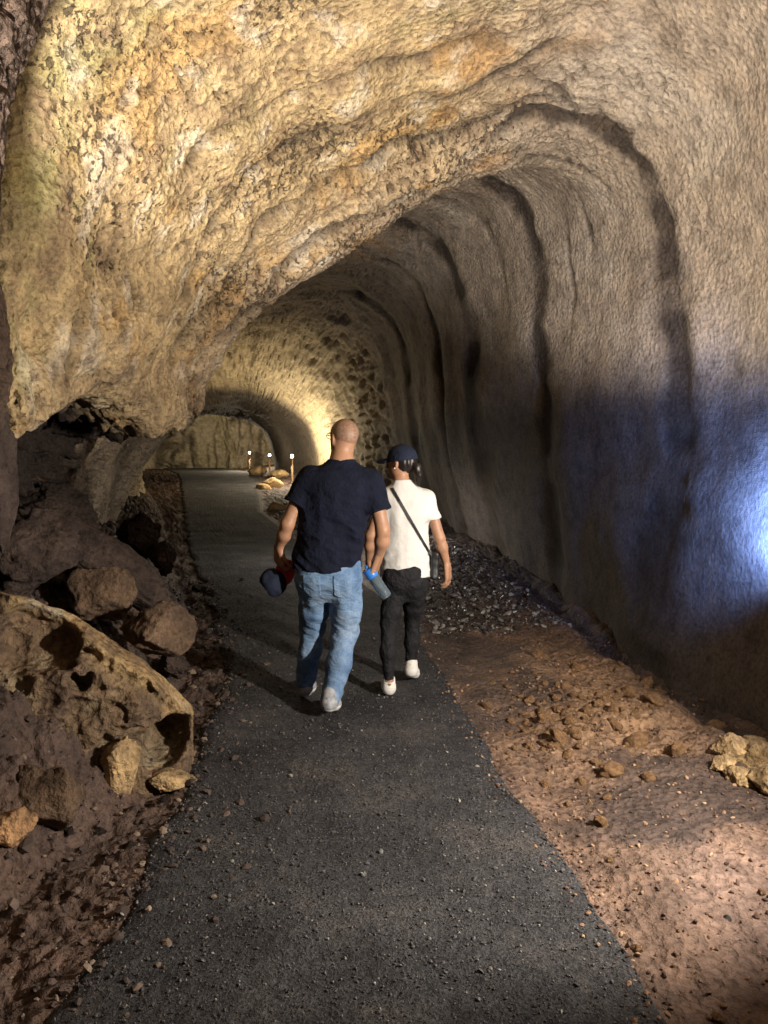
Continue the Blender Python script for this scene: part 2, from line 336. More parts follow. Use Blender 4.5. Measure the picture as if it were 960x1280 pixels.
st(24.0, [(-8.4, -.6), (-8.4, .5), (-8.3, 1.0), (-8.2, 1.4), (-8.1, 1.8), (-7.8, 2.2), (-7.2, 2.75), (-6.2, 3.2)], [(-4.85, 3.45), (-3.75, 3.2), (-2.95, 2.7)], [(-2.5, 2.3), (-2.3, 1.8), (-2.2, 1.2), (-2.1, .4), (-2.1, -.6)])
st(29.5, [(-10, -.6), (-9.9, .6), (-9.8, 1.0), (-9.7, 1.4), (-9.5, 1.7), (-9.2, 2.05), (-8.4, 2.5), (-7.4, 2.8)], [(-6.3, 2.9), (-5.45, 2.72), (-4.85, 2.35)], [(-4.6, 2.0), (-4.45, 1.6), (-4.35, 1.1), (-4.3, .5), (-4.3, -.6)])
st(31.5, [(-12, -.6), (-12, .6), (-12, 1.0), (-11.9, 1.5), (-11.6, 2.1), (-11, 2.8), (-10, 3.4), (-8.4, 3.9)], [(-7, 4.1), (-5.5, 4.0), (-4.6, 3.6)], [(-4.2, 3.0), (-4.0, 2.2), (-4.0, 1.2), (-4.0, .5), (-4.0, -.6)])
st(36., [(-13, -.6), (-13, .6), (-13, 1.0), (-13, 1.5), (-12.6, 2.1), (-12, 2.8), (-11, 3.4), (-9, 3.9)], [(-7.4, 4.1), (-6, 4.0), (-5, 3.6)], [(-4.6, 3.0), (-4.4, 2.2), (-4.3, 1.2), (-4.3, .5), (-4.3, -.6)])
ds = np.array(sorted(ST)); PTS = np.stack([ST[d] for d in ds])            # S x 16 x 2
def hermite(xs, ys, x, tension=1.):
    """cubic interpolation along axis 0 with limited slopes"""
    h = np.diff(xs); sh = (-1,) + (1,) * (ys.ndim - 1); dl = np.diff(ys, axis=0) / h.reshape(sh)
    m = np.zeros_like(ys); a, b = dl[:-1], dl[1:]
    with np.errstate(divide='ignore', invalid='ignore'): hm = 2 * a * b / (a + b)
    m[1:-1] = np.where(a * b > 0, hm, 0) * tension; m[0], m[-1] = dl[0], dl[-1]
    k = np.clip(np.searchsorted(xs, x) - 1, 0, len(xs) - 2); t = ((x - xs[k]) / h[k]).reshape(sh); hk = h[k].reshape(sh)
    t2, t3 = t * t, t * t * t
    return (2 * t3 - 3 * t2 + 1) * ys[k] + (t3 - 2 * t2 + t) * hk * m[k] + (-2 * t3 + 3 * t2) * ys[k + 1] + (t3 - t2) * hk * m[k + 1]
def catmull(P_, t):
    n = P_.shape[1]; k = np.clip(np.floor(t).astype(int), 0, n - 2); f = (t - k)[None, :, None]
    p0, p1, p2, p3 = P_[:, np.maximum(k - 1, 0)], P_[:, k], P_[:, k + 1], P_[:, np.minimum(k + 2, n - 1)]
    return .5 * (2 * p1 + (p2 - p0) * f + (2 * p0 - 5 * p1 + 4 * p2 - p3) * f ** 2 + (3 * p1 - p0 - 3 * p2 + p3) * f ** 3)
tf = np.linspace(0, 15, 1501); ref = catmull(PTS[ds == 4.5], tf)[0]
ln = np.concatenate([[0], np.cumsum(np.linalg.norm(np.diff(ref, axis=0), axis=1))]); NT = 760
tt = np.interp(np.linspace(0, ln[-1], NT), ln, tf)
wd = np.concatenate([np.linspace(-7, 2.2, 40)[:-1], dsteps(2.2, 8, .0033), dsteps(8, 31, .0068)[1:], np.linspace(31, 36, 40)[1:]])
secs = catmull(hermite(ds, PTS, wd), tt)                                    # D x NT x 2
WX, WZ = secs[..., 0], secs[..., 1]; WD = np.repeat(wd[:, None], NT, 1)
# pull the ends shut
WD0 = WD.copy()
ctr = np.array([(-8.7, 1.7)])
B = np.stack([WX, WD, WZ], -1)
def grid_normals(B):
    du = np.gradient(B, axis=0); dv = np.gradient(B, axis=1); n = np.cross(du, dv); return n / (np.linalg.norm(n, axis=-1, keepdims=True) + 1e-9)
NRM = grid_normals(B); mid = B.copy(); mid[..., 0] -= np.repeat(WX.mean(1)[:, None], NT, 1); mid[..., 2] -= 2
if (NRM[len(wd) // 2, :, 0] * mid[len(wd) // 2, :, 0]).mean() > 0: NRM = -NRM   # pointing into the tube
T = np.repeat(tt[None], len(wd), 0)
near = sstep(16, 8, WD)
left = sstep(9.5, 8.0, T) ; right = 1 - left
calm = np.clip(sstep(-.1, .35, fbm(B * .8 + 11, 2)) + .8 * bump1(T, 12, .9) * bump1(WD, 6.6, .9) + .6 * bump1(T, 5.3, .8) * bump1(WD, 4.8, .8), 0, 1)
rough = 1 - .72 * calm
side = 1 - .78 * sstep(9.2, 10.6, T)
disp = .11 * fbm(B * .75, 2) * (.5 + .5 * side) + .04 * fbm(B * 2.1 + 3, 2) * side
side = 1 - .78 * sstep(9.2, 10.6, T)
disp += side * (1 - .5 * sstep(11.2, 12.2, T)) * rough * (.011 * billow(B * 8 + 5, 2) + .012 * billow(B * 23 + 9, 2)) + .006 * perlin(B * 44) * (.35 + .65 * side) * (1 - .5 * sstep(11.2, 12.2, T))
st3 = np.array((1, 1, .55))
pits = sstep(.20, .52, perlin(B * 19 * st3 + 2) + .45 * perlin(B * 38)) * sstep(-.35, .15, fbm(B * 1.4 + 23, 2))
disp -= .055 * pits * (.35 + .65 * rough) * (.06 + .94 * side) * (1 - sstep(11, 11.8, T))
# ribs that run up over the vault on the left, roughly at constant distance
wv = WD + .10 * fbm(B * 1.1 + 50, 2) + .05 * (T - 6)
rib = 1 - 2 * np.abs(((wv * 2.3) % 1) - .5)
disp += .07 * (rib - .5) * sstep(4.75, 5.4, WD) * sstep(6.4, 6.0, WD) * sstep(4.3, 5.5, T) * sstep(9.6, 8.6, T)
rib2 = perlin(np.stack([wv * 3.2, T * .25, WD * 0], -1))
disp += .06 * rib2 * left * sstep(3.7, 4.4, WD) * sstep(4.2, 5, T) * near * (1 - sstep(6.5, 5.5, T) * sstep(5.3, 5.7, WD))
# hollows in the hanging face and a torn lower lip
for (px, py, d, r, dep) in ((70, 415, 3.65, .09, .14), (88, 370, 3.7, .08, .07), (110, 490, 4.1, .13, .07)):
    q = P(px, py, d); disp -= dep * np.exp(-(((B[..., 0] - q[0]) / .3) ** 2 + ((WD - q[1]) / (r * 1.4)) ** 2 + ((WZ - q[2]) / (r * 1.6)) ** 2))
disp += .09 * billow(B * 2.2 + 14, 3) * sstep(15.5, 18, WD) * sstep(23.8, 22.5, WD)
lip = bump1(T, 4.2, .75) * sstep(3.3, 3.5, WD) * sstep(6.6, 6.1, WD)
disp += lip * .055 * billow(np.stack([WX * 3, WD * 3.4, WZ * 1.5], -1), 2)
disp += .16 * billow(B * 2.4 + 60, 3) * sstep(4.0, 3.2, T) * sstep(7.5, 6.6, WD) * sstep(2.9, 3.2, WD)     # knobbly dark recess
flute = perlin(np.stack([WD * 3.4, WX * 2.0, WZ * .35], -1) + 80); disp += .07 * flute * sstep(4.6, 3.6, T) * sstep(7, 8, WD)   # fluted low wall farther on
# cracks between the cooled segments on the right
seam = np.zeros_like(WD)
wob = .05 * fbm(B * 2.2 + 8, 3) + .12 * fbm(np.stack([T * .9, WD * .25, T * 0], -1) + 5, 3)
def add_seam(d0, t0, t1, w0, w1, lean=0, amp=1.):
    c = d0 + lean * (T - t0) + wob * (1 + .04 * d0); w = np.interp(T, [t0, t1], [w0, w1]) * (1 + .5 * perlin(np.stack([T * 2.5, WD * 0 + d0, T * 0], -1)))
    s = np.exp(-np.abs((WD - c) / np.maximum(w, .01)) ** 2.6) * sstep(t0 - .25, t0 + .25, T) * sstep(t1 + .3, t1 - .3, T) * amp
    s = s * (.5 + .5 * sstep(-.42, .0, perlin(np.stack([T * 1.7, WD * .0 + d0 * 7.7, T * 0 + 3], -1))))
    global seam; seam = np.maximum(seam, s)
add_seam(5.50, 8.6, 11.4, .05, .12, -.02); add_seam(5.45, 10.6, 14.2, .15, .34, -.01)
add_seam(5.35, 10.6, 11.6, .03, .03, 0, .7); add_seam(5.0, 8.6, 9.3, .03, .05, .5, .8)
add_seam(6.05, 7.5, 10.4, .03, .05, -.03, .8); add_seam(6.5, 9.3, 10.9, .05, .04, -.06, .7)
add_seam(7.5, 7.6, 14.2, .10, .22, .0); add_seam(6.85, 10.5, 11.5, .03, .03, .0, .7); add_seam(8.4, 8.8, 11.2, .06, .05, -.04, .6)
add_seam(9.7, 8.2, 14.0, .16, .40); add_seam(11.6, 9, 14.0, .12, .24, 0, .9)
add_seam(14.6, 9, 14, .2, .4); 
for d0_, t0_, t1_, a_, ln_ in ((4.9, 5.2, 8.2, .8, .02), (5.35, 5.3, 9.0, 1., .0), (5.72, 5.5, 8.6, .8, .02), (4.45, 6.6, 8.9, .7, .10), (5.1, 7.2, 9.2, .7, -.12), (3.95, 4.6, 5.6, .6, .05)): add_seam(d0_, t0_, t1_, .030, .055, ln_, a_)
disp -= (.045 + .03 * left) * seam * (1 + .6 * sstep(10, 14, WD))
disp += .05 * bump1(WD, 5.55, .42) * sstep(9, 10, T) - .03 * sstep(9, 10, T) * bump1(WD, 6.5, .5)
BW = B + NRM * disp[..., None]
# colours of the rock, in places with shade painted in
def lerp(c, k, w): w = np.clip(w, 0, 1)[..., None]; return c * (1 - w) + np.array(k) * w
n1, n2, n3 = fbm(B * .9 + 31, 3), fbm(B * 2.4 + 12, 3), fbm(B * np.array((1, 1, .35)) * 5 + 90, 3)
col = np.ones(B.shape) * np.array((.37, .285, .20))
col = lerp(col, (.44, .325, .17), left * sstep(6.4, 5.0, WD) * .85)                       # ochre hanging face
col = lerp(col, (.42, .25, .085), left * sstep(.2, .65, n2) * .5)                         # orange stains
col = lerp(col, (.44, .23, .06), sstep(.1, .5, n2 + .3 * n1) * bump1(T, 8.8, .8) * near * .6)
col = lerp(col, (.62, .56, .46), left * sstep(.25, .65, n3) * .45 * near)
col = lerp(col, (.24, .26, .10), left * (bump1(WD, 3.58, .15) * sstep(4.2, 5, T) * sstep(-.3, .4, n2) * .55 + sstep(.25, .6, -n2) * .3 * sstep(5.2, 3.8, WD)))
col = lerp(col, (.20, .13, .085), sstep(.2, .65, -n3) * .5 * (1 - sstep(6.5, 5.5, T) * sstep(5.3, 5.7, WD)))
col = lerp(col, (.295, .245, .195), right * .75)
col = lerp(col, (.15, .115, .085), right * sstep(.15, .6, fbm(B * np.array((1.6, 1.6, .8)) + 64, 3)) * .55)
col = lerp(col, (.40, .35, .29), right * sstep(.15, .6, -fbm(B * 1.3 + 24, 3)) * .4)
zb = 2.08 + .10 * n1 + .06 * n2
col = lerp(col, (.085, .075, .075), right * sstep(.30, -.24, WZ - zb) * sstep(10, 10.8, T) * .88)     # flow band along the wall foot, with lamp cut-off shade painted in
col = lerp(col, (.032, .023, .019), sstep(3.9, 3.3, T) * sstep(7.2, 6.4, WD))             # shade of the recess under the lip, painted dark
col = lerp(col, (.055, .038, .030), sstep(3.46, 3.34, WD) * left)  # shade inside the fissure, painted into the rock colour
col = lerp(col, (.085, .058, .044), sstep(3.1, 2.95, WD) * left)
col = lerp(col, (.13, .09, .06), bump1(T, 4.4, .5) * sstep(-.2, .4, n2 + .4 * n3) * sstep(3.5, 3.8, WD) * near * .8)  # shading where the lip turns under, painted as brown patches
col = lerp(col, (.25, .185, .11), bump1(T, 4.15, .4) * sstep(3.3, 3.6, WD) * near * .5)
col = lerp(col, (.32, .26, .19), sstep(4.4, 3.8, T) * sstep(7.5, 8.5, WD) * .8)
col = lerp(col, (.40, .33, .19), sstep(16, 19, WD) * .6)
col = lerp(col, (.045, .036, .03), sstep(23.7, 24.0, WD) * sstep(31, 29, WD) * .92)  # unlit stretch of low vault, its shade painted into the rock
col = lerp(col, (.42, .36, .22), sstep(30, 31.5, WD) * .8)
col = lerp(col, (.045, .034, .027), np.clip(seam * (1.25 - .35 * left), 0, .95))  # dark crack stain, with the shade of the grooves painted in
col = lerp(col, (.11, .075, .05), pits * .7 * side)  # shade in the pits, painted dark brown
col = np.clip(col, .012, .8)
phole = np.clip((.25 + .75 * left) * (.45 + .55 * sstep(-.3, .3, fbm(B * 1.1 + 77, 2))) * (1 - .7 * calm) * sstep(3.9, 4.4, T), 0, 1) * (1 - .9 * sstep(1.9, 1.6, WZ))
relief = 1 - right * (.35 + .45 * sstep(.5, -.3, WZ - zb) * sstep(10, 10.8, T))
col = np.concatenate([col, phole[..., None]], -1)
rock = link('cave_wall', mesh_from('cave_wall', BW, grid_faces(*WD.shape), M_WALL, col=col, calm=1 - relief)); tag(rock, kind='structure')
# closing walls: the bend far ahead and the tunnel behind the viewer
def end_wall(ring, depth, name, c):
    k = len(ring); cen = ring.mean(0); cen[2] = -.6; rows = []
    for j, s in enumerate(np.linspace(1.02, 0, 70)):
        q = cen + (ring - cen) * s; q[:, 1] += depth * (1 - s ** 2); rows.append(q)
    R = np.stack(rows); n = np.array((0, -1, 0.)) * np.sign(depth)
    dv = .3 * fbm(R * .8, 2) + .28 * billow(R * np.array((1.5, 1.5, .35)), 2) + .08 * billow(R * 5, 2)
    R = R + dv[..., None] * n
    cc = np.ones(R.shape) * np.array(c); a = fbm(R * np.array((1.2, 1.2, .4)) + 4, 3)
    cc = lerp(cc, (.24, .22, .12), sstep(.1, .5, a) * .5); cc = lerp(cc, (.09, .07, .05), sstep(.05, .45, -a) * .85)
    return tag(link(name, mesh_from(name, R, grid_faces(*R.shape[:2]), M_WALL, col=cc)), kind='structure')
end_wall(BW[-1, ::4], 1.5, 'far_wall', (.34, .29, .21))
end_wall(BW[0, ::8], -1., 'rear_wall', (.25, .19, .13))

# ------------------------------------------------------------------ signed-distance modelling (boulders, people)
class Field:
    def __init__(s, lo, hi, h):
        s.lo = np.array(lo, float); s.h = h; s.n = np.ceil((np.array(hi) - s.lo) / h).astype(int) + 1
        s.f = np.full(s.n, 1.0, np.float32)
    def sub(s, lo, hi):
        a = np.clip(np.floor((np.array(lo) - s.lo) / s.h).astype(int), 0, s.n); b = np.clip(np.ceil((np.array(hi) - s.lo) / s.h).astype(int) + 1, 0, s.n)
        sl = tuple(slice(i, j) for i, j in zip(a, b))
        ax = [s.lo[k] + s.h * np.arange(a[k], b[k]) for k in range(3)]
        return sl, np.stack(np.meshgrid(*ax, indexing='ij'), -1).astype(np.float32)
    def put(s, sl, d, k):
        if d.size == 0: return
        f = s.f[sl]
        if k > 0:
            h = np.maximum(k - np.abs(f - d), 0) / k; s.f[sl] = np.minimum(f, d) - h * h * k * .25
        else: s.f[sl] = np.minimum(f, d)
    def cone(s, a, b, ra, rb, k=.02, flat=None):
        a, b = np.array(a, float), np.array(b, float); r = max(ra, rb) + k + .03
        sl, p = s.sub(np.minimum(a, b) - r, np.maximum(a, b) + r)
        ab = b - a; t = np.clip(((p - a) @ ab) / (ab @ ab + 1e-12), 0, 1)
        v = p - a - t[..., None] * ab
        if flat is not None:                       # (axis, factor): squash across one axis
            ax, fc = np.array(flat[0], float), flat[1]; v = v + (v @ ax)[..., None] * ax * (1 / fc - 1)
        d = np.linalg.norm(v, axis=-1) - (ra + (rb - ra) * t); s.put(sl, d, k)
    def chain(s, pts, rs, k=.02, flat=None):
        for i in range(len(pts) - 1): s.cone(pts[i], pts[i + 1], rs[i], rs[i + 1], k, flat)
    def ball(s, c, r, R=None, k=.02, cut=False):
        c = np.array(c, float); r = np.array(r, float) * np.ones(3); m = r.max() + k + .03
        sl, p = s.sub(c - m, c + m); q = p - c
        if R is not None: q = q @ np.asarray(R)
        l = np.linalg.norm(q / r, axis=-1); g = np.linalg.norm(q / r ** 2, axis=-1) + 1e-6; d = l * (l - 1) / g
        if cut: f = s.f[sl]; h = np.maximum(k - np.abs(f + d), 0) / max(k, 1e-6); s.f[sl] = np.maximum(f, -d) + h * h * k * .25
        else: s.put(sl, d, k)
    def loft(s, rings, k=.02, e=2.3):
        """rings: (z, cx, cy, a, b)"""
        R = np.array(sorted(rings), float); m = .05 + k
        sl, p = s.sub((min(R[:, 1] - R[:, 3]) - m, min(R[:, 2] - R[:, 4]) - m, R[0, 0] - m), (max(R[:, 1] + R[:, 3]) + m, max(R[:, 2] + R[:, 4]) + m, R[-1, 0] + m))
        if p.size == 0: return
        z = np.clip(p[0, 0, :, 2], R[0, 0], R[-1, 0]); iv = hermite(R[:, 0], R[:, 1:], z); cx, cy, a, b = iv.T
        u = np.abs(p[..., 0] - cx) / a; v = np.abs(p[..., 1] - cy) / b
        rho = (u ** e + v ** e) ** (1 / e); d = (rho - 1) * np.minimum(a, b) * np.where(rho > 1, 1, 1)
        dz = np.maximum(R[0, 0] - p[..., 2], p[..., 2] - R[-1, 0]); d = np.maximum(d, dz); s.put(sl, d, k)
    def apply(s, fn):
        """fn(p, f) over the cells near the surface"""
        m = np.abs(s.f) < .06; idx = np.argwhere(m); p = s.lo + idx * s.h; s.f[m] = fn(p, s.f[m])
    def mesh(s):
        f = s.f; pos = f < 0; n = np.array(f.shape)
        cnt = np.zeros(n - 1, np.int8)
        cs = [(i, j, k) for i in (0, 1) for j in (0, 1) for k in (0, 1)]
        vw = lambda A, c: A[c[0]:n[0] - 1 + c[0], c[1]:n[1] - 1 + c[1], c[2]:n[2] - 1 + c[2]]
        for c in cs: cnt += vw(pos, c)
        act = (cnt > 0) & (cnt < 8); idx = np.argwhere(act); ids = np.full(n - 1, -1, np.int32); ids[act] = np.arange(len(idx))
        val = {c: f[idx[:, 0] + c[0], idx[:, 1] + c[1], idx[:, 2] + c[2]] for c in cs}
        acc = np.zeros((len(idx), 3)); w = np.zeros(len(idx))
        for c in cs:
            for ax in range(3):
                if c[ax]: continue
                e = list(c); e[ax] = 1; e = tuple(e); a, b = val[c], val[e]; x = (a < 0) != (b < 0)
                t = np.where(x, a / np.where(x, a - b, 1), 0); q = np.repeat(np.array([c], float), len(idx), 0); q[:, ax] = t
                acc[x] += q[x]; w[x] += 1
        V = s.lo + (idx + acc / w[:, None]) * s.h
        Fs = []
        for ax in range(3):
            u, v = (ax + 1) % 3, (ax + 2) % 3
            A = [slice(1, -1)] * 3; A[ax] = slice(0, -1); Bs = list(A); Bs[ax] = slice(1, None)
            a, b = pos[tuple(A)], pos[tuple(Bs)]; x = np.argwhere(a != b); sgn = a[a != b]
            o = np.ones(3, int); o[ax] = 0; c = x + o
            du, dv = np.eye(3, dtype=int)[u], np.eye(3, dtype=int)[v]
            g = lambda q: ids[q[:, 0], q[:, 1], q[:, 2]]
            q = np.stack([g(c - du - dv), g(c - dv), g(c), g(c - du)], 1); q[~sgn] = q[~sgn][:, ::-1]; Fs.append(q)
        Fc = np.concatenate(Fs); Fc = Fc[(Fc >= 0).all(1)]
        return V, Fc
def smooth_mesh(V, Fc, it=2, lam=.5):
    e = np.concatenate([Fc[:, [0, 1]], Fc[:, [1, 2]], Fc[:, [2, 3]], Fc[:, [3, 0]]]); e = np.concatenate([e, e[:, ::-1]])
    dg = np.bincount(e[:, 0], minlength=len(V))[:, None] + 1e-9
    for _ in range(it):
        s = np.stack([np.bincount(e[:, 0], V[e[:, 1], k], len(V)) for k in range(3)], 1); V = V + lam * (s / dg - V)
    return V
def from_field(name, fld, mat, parent=None, org=(0, 0, 0), it=1, col=None, world=None):
    V, Fc = fld.mesh()
    if it: V = smooth_mesh(V, Fc, it)
    o = link(name, mesh_from(name, V - np.array(org), Fc, mat, col=col(V) if col else None), parent)
    if parent is None: o.location = org
    return o
def sample(fld, p):
    q = (np.asarray(p, float) - fld.lo) / fld.h; i = np.clip(np.floor(q).astype(int), 0, np.array(fld.f.shape) - 2); t = q - i; r = 0
    for c in range(8):
        b = np.array([(c >> k) & 1 for k in range(3)]); w = np.prod(np.where(b, t, 1 - t), -1); j = i + b; r = r + w * fld.f[j[..., 0], j[..., 1], j[..., 2]]
    return r

# ------------------------------------------------------------------ boulders and stones
import bmesh
def ico(sub):
    bm = bmesh.new(); bmesh.ops.create_icosphere(bm, subdivisions=sub, radius=1); bm.verts.ensure_lookup_table()
    V = np.array([v.co[:] for v in bm.verts]); Fc = np.array([[v.index for v in f.verts] for f in bm.faces]); bm.free(); return V, Fc
ICO = {k: ico(k) for k in (1, 2, 3, 5, 6)}
def chunk(seed, sub, flats=9, rough=.12, detail=0):
    """an angular stone: a ball cut by random planes, then roughened"""
    r = np.random.default_rng(seed); V, Fc = ICO[sub]; V = V.copy()
    for _ in range(flats):
        n = r.normal(size=3); n /= np.linalg.norm(n); h = r.uniform(.55, .9); s = V @ n; V -= np.maximum(s - h, 0)[:, None] * n * .92
    V = V * (1 + rough * fbm(V * 1.7 + seed * 3.1, 3))[:, None]
    if detail: V = V * (1 + detail * (billow(V * 5 + seed, 3)))[:, None]
    return V, Fc
def rotm(rx, ry, rz): return np.array(Matrix.Rotation(rz, 3, 'Z') @ Matrix.Rotation(ry, 3, 'Y') @ Matrix.Rotation(rx, 3, 'X'))
def boulder(px, py, d, size, rot, seed, mat, label, rough=.13, detail=.035, sub=5, name='boulder'):
    if mat is M_DARKROCK: detail, rough = .075, .2
    V, Fc = chunk(seed, sub, 20, rough, detail); V = (V * np.array(size)) @ rotm(*rot).T
    o = link(name, mesh_from(name, V, Fc, mat), loc=P(px, py, d)); tag(o, label, 'boulder', 'boulders along the left side'); return o

# the broken lava bench with its lit rim painted bright and hollows under it
rim = [P(-60, 735, 3.30), P(20, 747, 3.36), P(70, 768, 3.40), P(110, 795, 3.45), P(190, 850, 3.55), P(232, 893, 3.64), P(246, 925, 3.68), P(252, 962, 3.70)]
rim = np.array(rim); o_b = np.array((-1.35, 3.6, 0))
fb = Field((-2.15, 2.95, -.12), (-.78, 4.25, 1.12), .0125)
sl, p = fb.sub(fb.lo, fb.lo + fb.h * (fb.n - 1))
tx = np.interp(p[..., 0], rim[:, 0], rim[:, 2]); td = np.interp(p[..., 0], rim[:, 0], rim[:, 1])
wv_ = .06 * fbm(p * 3 + 3, 2)
front = (td - .02 - .06 * sstep(.07, .11, tx - p[..., 2] + .02 * perlin(p * 8))) - p[..., 1] + wv_ + .05 * billow(p * 6, 2)
top = (p[..., 2] - tx + .16 * (p[..., 1] - td) + .8 * np.maximum(0, p[..., 1] - td - .16)) * .8
body = np.maximum(np.maximum(top, front), p[..., 1] - 4.15)
body = np.maximum(body, p[..., 0] + .965 + .3 * np.maximum(0, p[..., 1] - 3.75))
fb.f = body.astype(np.float32)
for (px, py, d, r, rz) in ((207, 925, 3.62, (.125, .30, .135), .25), (175, 905, 3.66, (.10, .26, .08), .3), (60, 805, 3.36, (.15, .20, .12), .3), (25, 800, 3.3, (.12, .2, .17), .3), (100, 850, 3.40, (.06, .10, .05), .3), (100, 965, 3.45, (.035, .12, .12), .1), (115, 935, 3.5, (.03, .10, .05), 0)):
    fb.ball(P(px, py, d), r, R=rotm(0, .5 if px > 150 else .35, rz), k=.03, cut=True)
fb.apply(lambda q, f: f + (.013 * billow(q * 9 + 2, 2) + .008 * perlin(q * 30)) * (1 - .6 * sstep(.10, .05, np.interp(q[:, 0], rim[:, 0], rim[:, 2]) - q[:, 2])) + .012 * fbm(q * 4, 2))
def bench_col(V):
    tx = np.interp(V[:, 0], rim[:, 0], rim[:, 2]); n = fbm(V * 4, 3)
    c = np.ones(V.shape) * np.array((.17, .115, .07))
    c = lerp(c, (.36, .25, .12), sstep(.09, .02, np.abs(tx - V[:, 2] - .02)) * .9)  # light on the top edge, painted as a paler rim
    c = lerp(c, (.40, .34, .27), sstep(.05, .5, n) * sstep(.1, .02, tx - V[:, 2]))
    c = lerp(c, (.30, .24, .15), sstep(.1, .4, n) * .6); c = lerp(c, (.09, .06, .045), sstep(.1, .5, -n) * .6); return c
M_BENCH = rock_mat('bench_rock')
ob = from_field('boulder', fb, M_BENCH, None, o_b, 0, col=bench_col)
tag(ob, 'big hollow broken lava rock with bright curved rim at the left edge of the path', 'boulder', 'boulders along the left side')

for a in (
    (195, 790, 4.15, (.24, .20, .17), (.2, .3, .5), 21, M_BOULDER, 'brown jagged boulder just behind the rim of the hollow rock'),
    (120, 700, 4.6, (.62, .22, .16), (.2, .62, .35), 22, M_DARKROCK, 'long dark slab leaning down the slope under the overhang'),
    (178, 672, 6.0, (.18, .16, .22), (.2, .1, .3), 23, M_DARKROCK, 'dark upright boulder beside the pale fluted wall'),
    (203, 695, 5.9, (.12, .12, .17), (.1, .2, .9), 24, M_DARKROCK, 'narrow dark boulder at the path side end of the slope'),
    (40, 690, 4.0, (.32, .28, .22), (.3, -.2, .8), 25, M_DARKROCK, 'dark boulder high on the slope near the left edge'),
    (-6, 610, 3.05, (.11, .14, .42), (.05, .05, .2), 26, M_DARKROCK, 'tall brown rock standing at the far left edge above the hollow rock'),
    (60, 1000, 3.05, (.20, .16, .14), (.3, .2, .4), 27, M_BOULDER, 'knobbly rock in front of the hollow rock at the lower left'),
    (150, 960, 3.42, (.12, .10, .20), (.1, -.15, .6), 28, M_PALE, 'pale upright rock propping the hollow rock'),
    (215, 975, 3.50, (.13, .08, .05), (.1, .1, .5), 29, M_PALE, 'flat pale slab lying below the black hollow'),
    (70, 640, 5.6, (.38, .3, .22), (.4, .2, .1), 30, M_DARKROCK, 'dark lump wedged under the overhanging lip'),
    (215, 830, 4.7, (.12, .11, .10), (.3, .3, .1), 31, M_DARKROCK, 'small dark boulder at the edge of the cinder path'),
    (130, 745, 4.35, (.22, .2, .16), (.9, .3, .4), 32, M_BOULDER, 'brown broken boulder between the dark slab and the hollow rock'),
    (12, 1035, 2.85, (.10, .09, .08), (.3, .3, .1), 33, M_STONE, 'orange stone at the left edge below the boulders'),
): boulder(*a)

# loose stones: eight shapes, every stone an object of its own
def stones(name, meshes, spots, label, cat, group):
    for k, (x, d, s) in enumerate(spots):
        o = link(name, meshes[k % len(meshes)], loc=(x, d, float(ground_z(x, d)) + s * .18))
        o.rotation_euler = (random.uniform(-.6, .6), random.uniform(-.6, .6), random.uniform(0, 6.28)); o.scale = (s * random.uniform(.8, 1.3), s * random.uniform(.8, 1.2), s * random.uniform(.55, .85))
        tag(o, label, cat, group)
def smesh(name, mat, seeds, sub=3, rough=.25): return [mesh_from(name, *chunk(s, sub, 10, rough, .14), mat, smooth=True) for s in seeds]
S_OR = smesh('stone', M_STONE, range(40, 48)); S_YE = smesh('stone', M_PALE, range(50, 55)); S_DK = smesh('stone', M_BLACKROCK, range(60, 66))
def scatter(n, fx, fd, fs, ok):
    out = []
    while len(out) < n:
        d = fd(); x = fx(d); s = fs()
        if ok(x, d): out.append((x, d, s))
    return out
def rubble_ok(x, d): return x > path_r(d) + .12 and x < x_right(d) - .05 and d > 3
sp = scatter(170, lambda d: random.gauss(.27 * d, .30), lambda: random.gauss(4.4, .42), lambda: min(.06, .013 + random.expovariate(75)), rubble_ok)
stones('stone', S_OR, sp, 'orange brown stone in the rubble patch right of the cinder path', 'stone', 'orange rubble right of the path')
sp = scatter(26, lambda d: random.uniform(path_r(d), x_right(d)), lambda: random.uniform(2.0, 4), lambda: .008 + random.expovariate(140), lambda x, d: x > path_r(d) + .03)
stones('stone', S_OR[:4] + S_DK[:2], sp, 'small stone lying on the bare reddish dirt right of the path', 'stone', 'small stones on the reddish dirt')
sp = scatter(80, lambda d: x_toe(d) + random.uniform(-.5, .35), lambda: random.uniform(3.0, 8.5), lambda: .014 + random.expovariate(55), lambda x, d: x < path_l(d) - .02)
stones('stone', S_DK[:3] + smesh('stone', M_DARKROCK, range(70, 74)), sp, 'dark stone at the foot of the boulder slope left of the path', 'stone', 'dark stones left of the path')
for k, (px, py, d, s) in enumerate(((915, 960, 3.72, .10), (948, 945, 3.78, .13), (955, 985, 3.62, .12), (925, 1005, 3.52, .075), (968, 1020, 3.42, .12), (905, 985, 3.6, .06))):
    q = P(px, py, d); V, Fc = chunk(80 + k, 5, 18, .15, .05); gz = float(ground_z(q[0], d))
    o = link('stone', mesh_from('stone', V * np.array((s * 1.15, s, s * .8)), Fc, M_PALE), loc=(q[0], d, max(gz + s * .25, q[2] - .0)))
    tag(o, ['lit yellow rock nearest the path in the heap at the right edge', 'large yellow rock on top of the heap at the right edge', 'yellow rock in the middle of the heap beside its dark gap', 'low yellow rock at the front foot of the heap at the right edge', 'big yellow rock at the lower right corner of the heap', 'small yellow rock at the outer left end of the heap'][k], 'stone', 'yellow rock heap at the right edge')
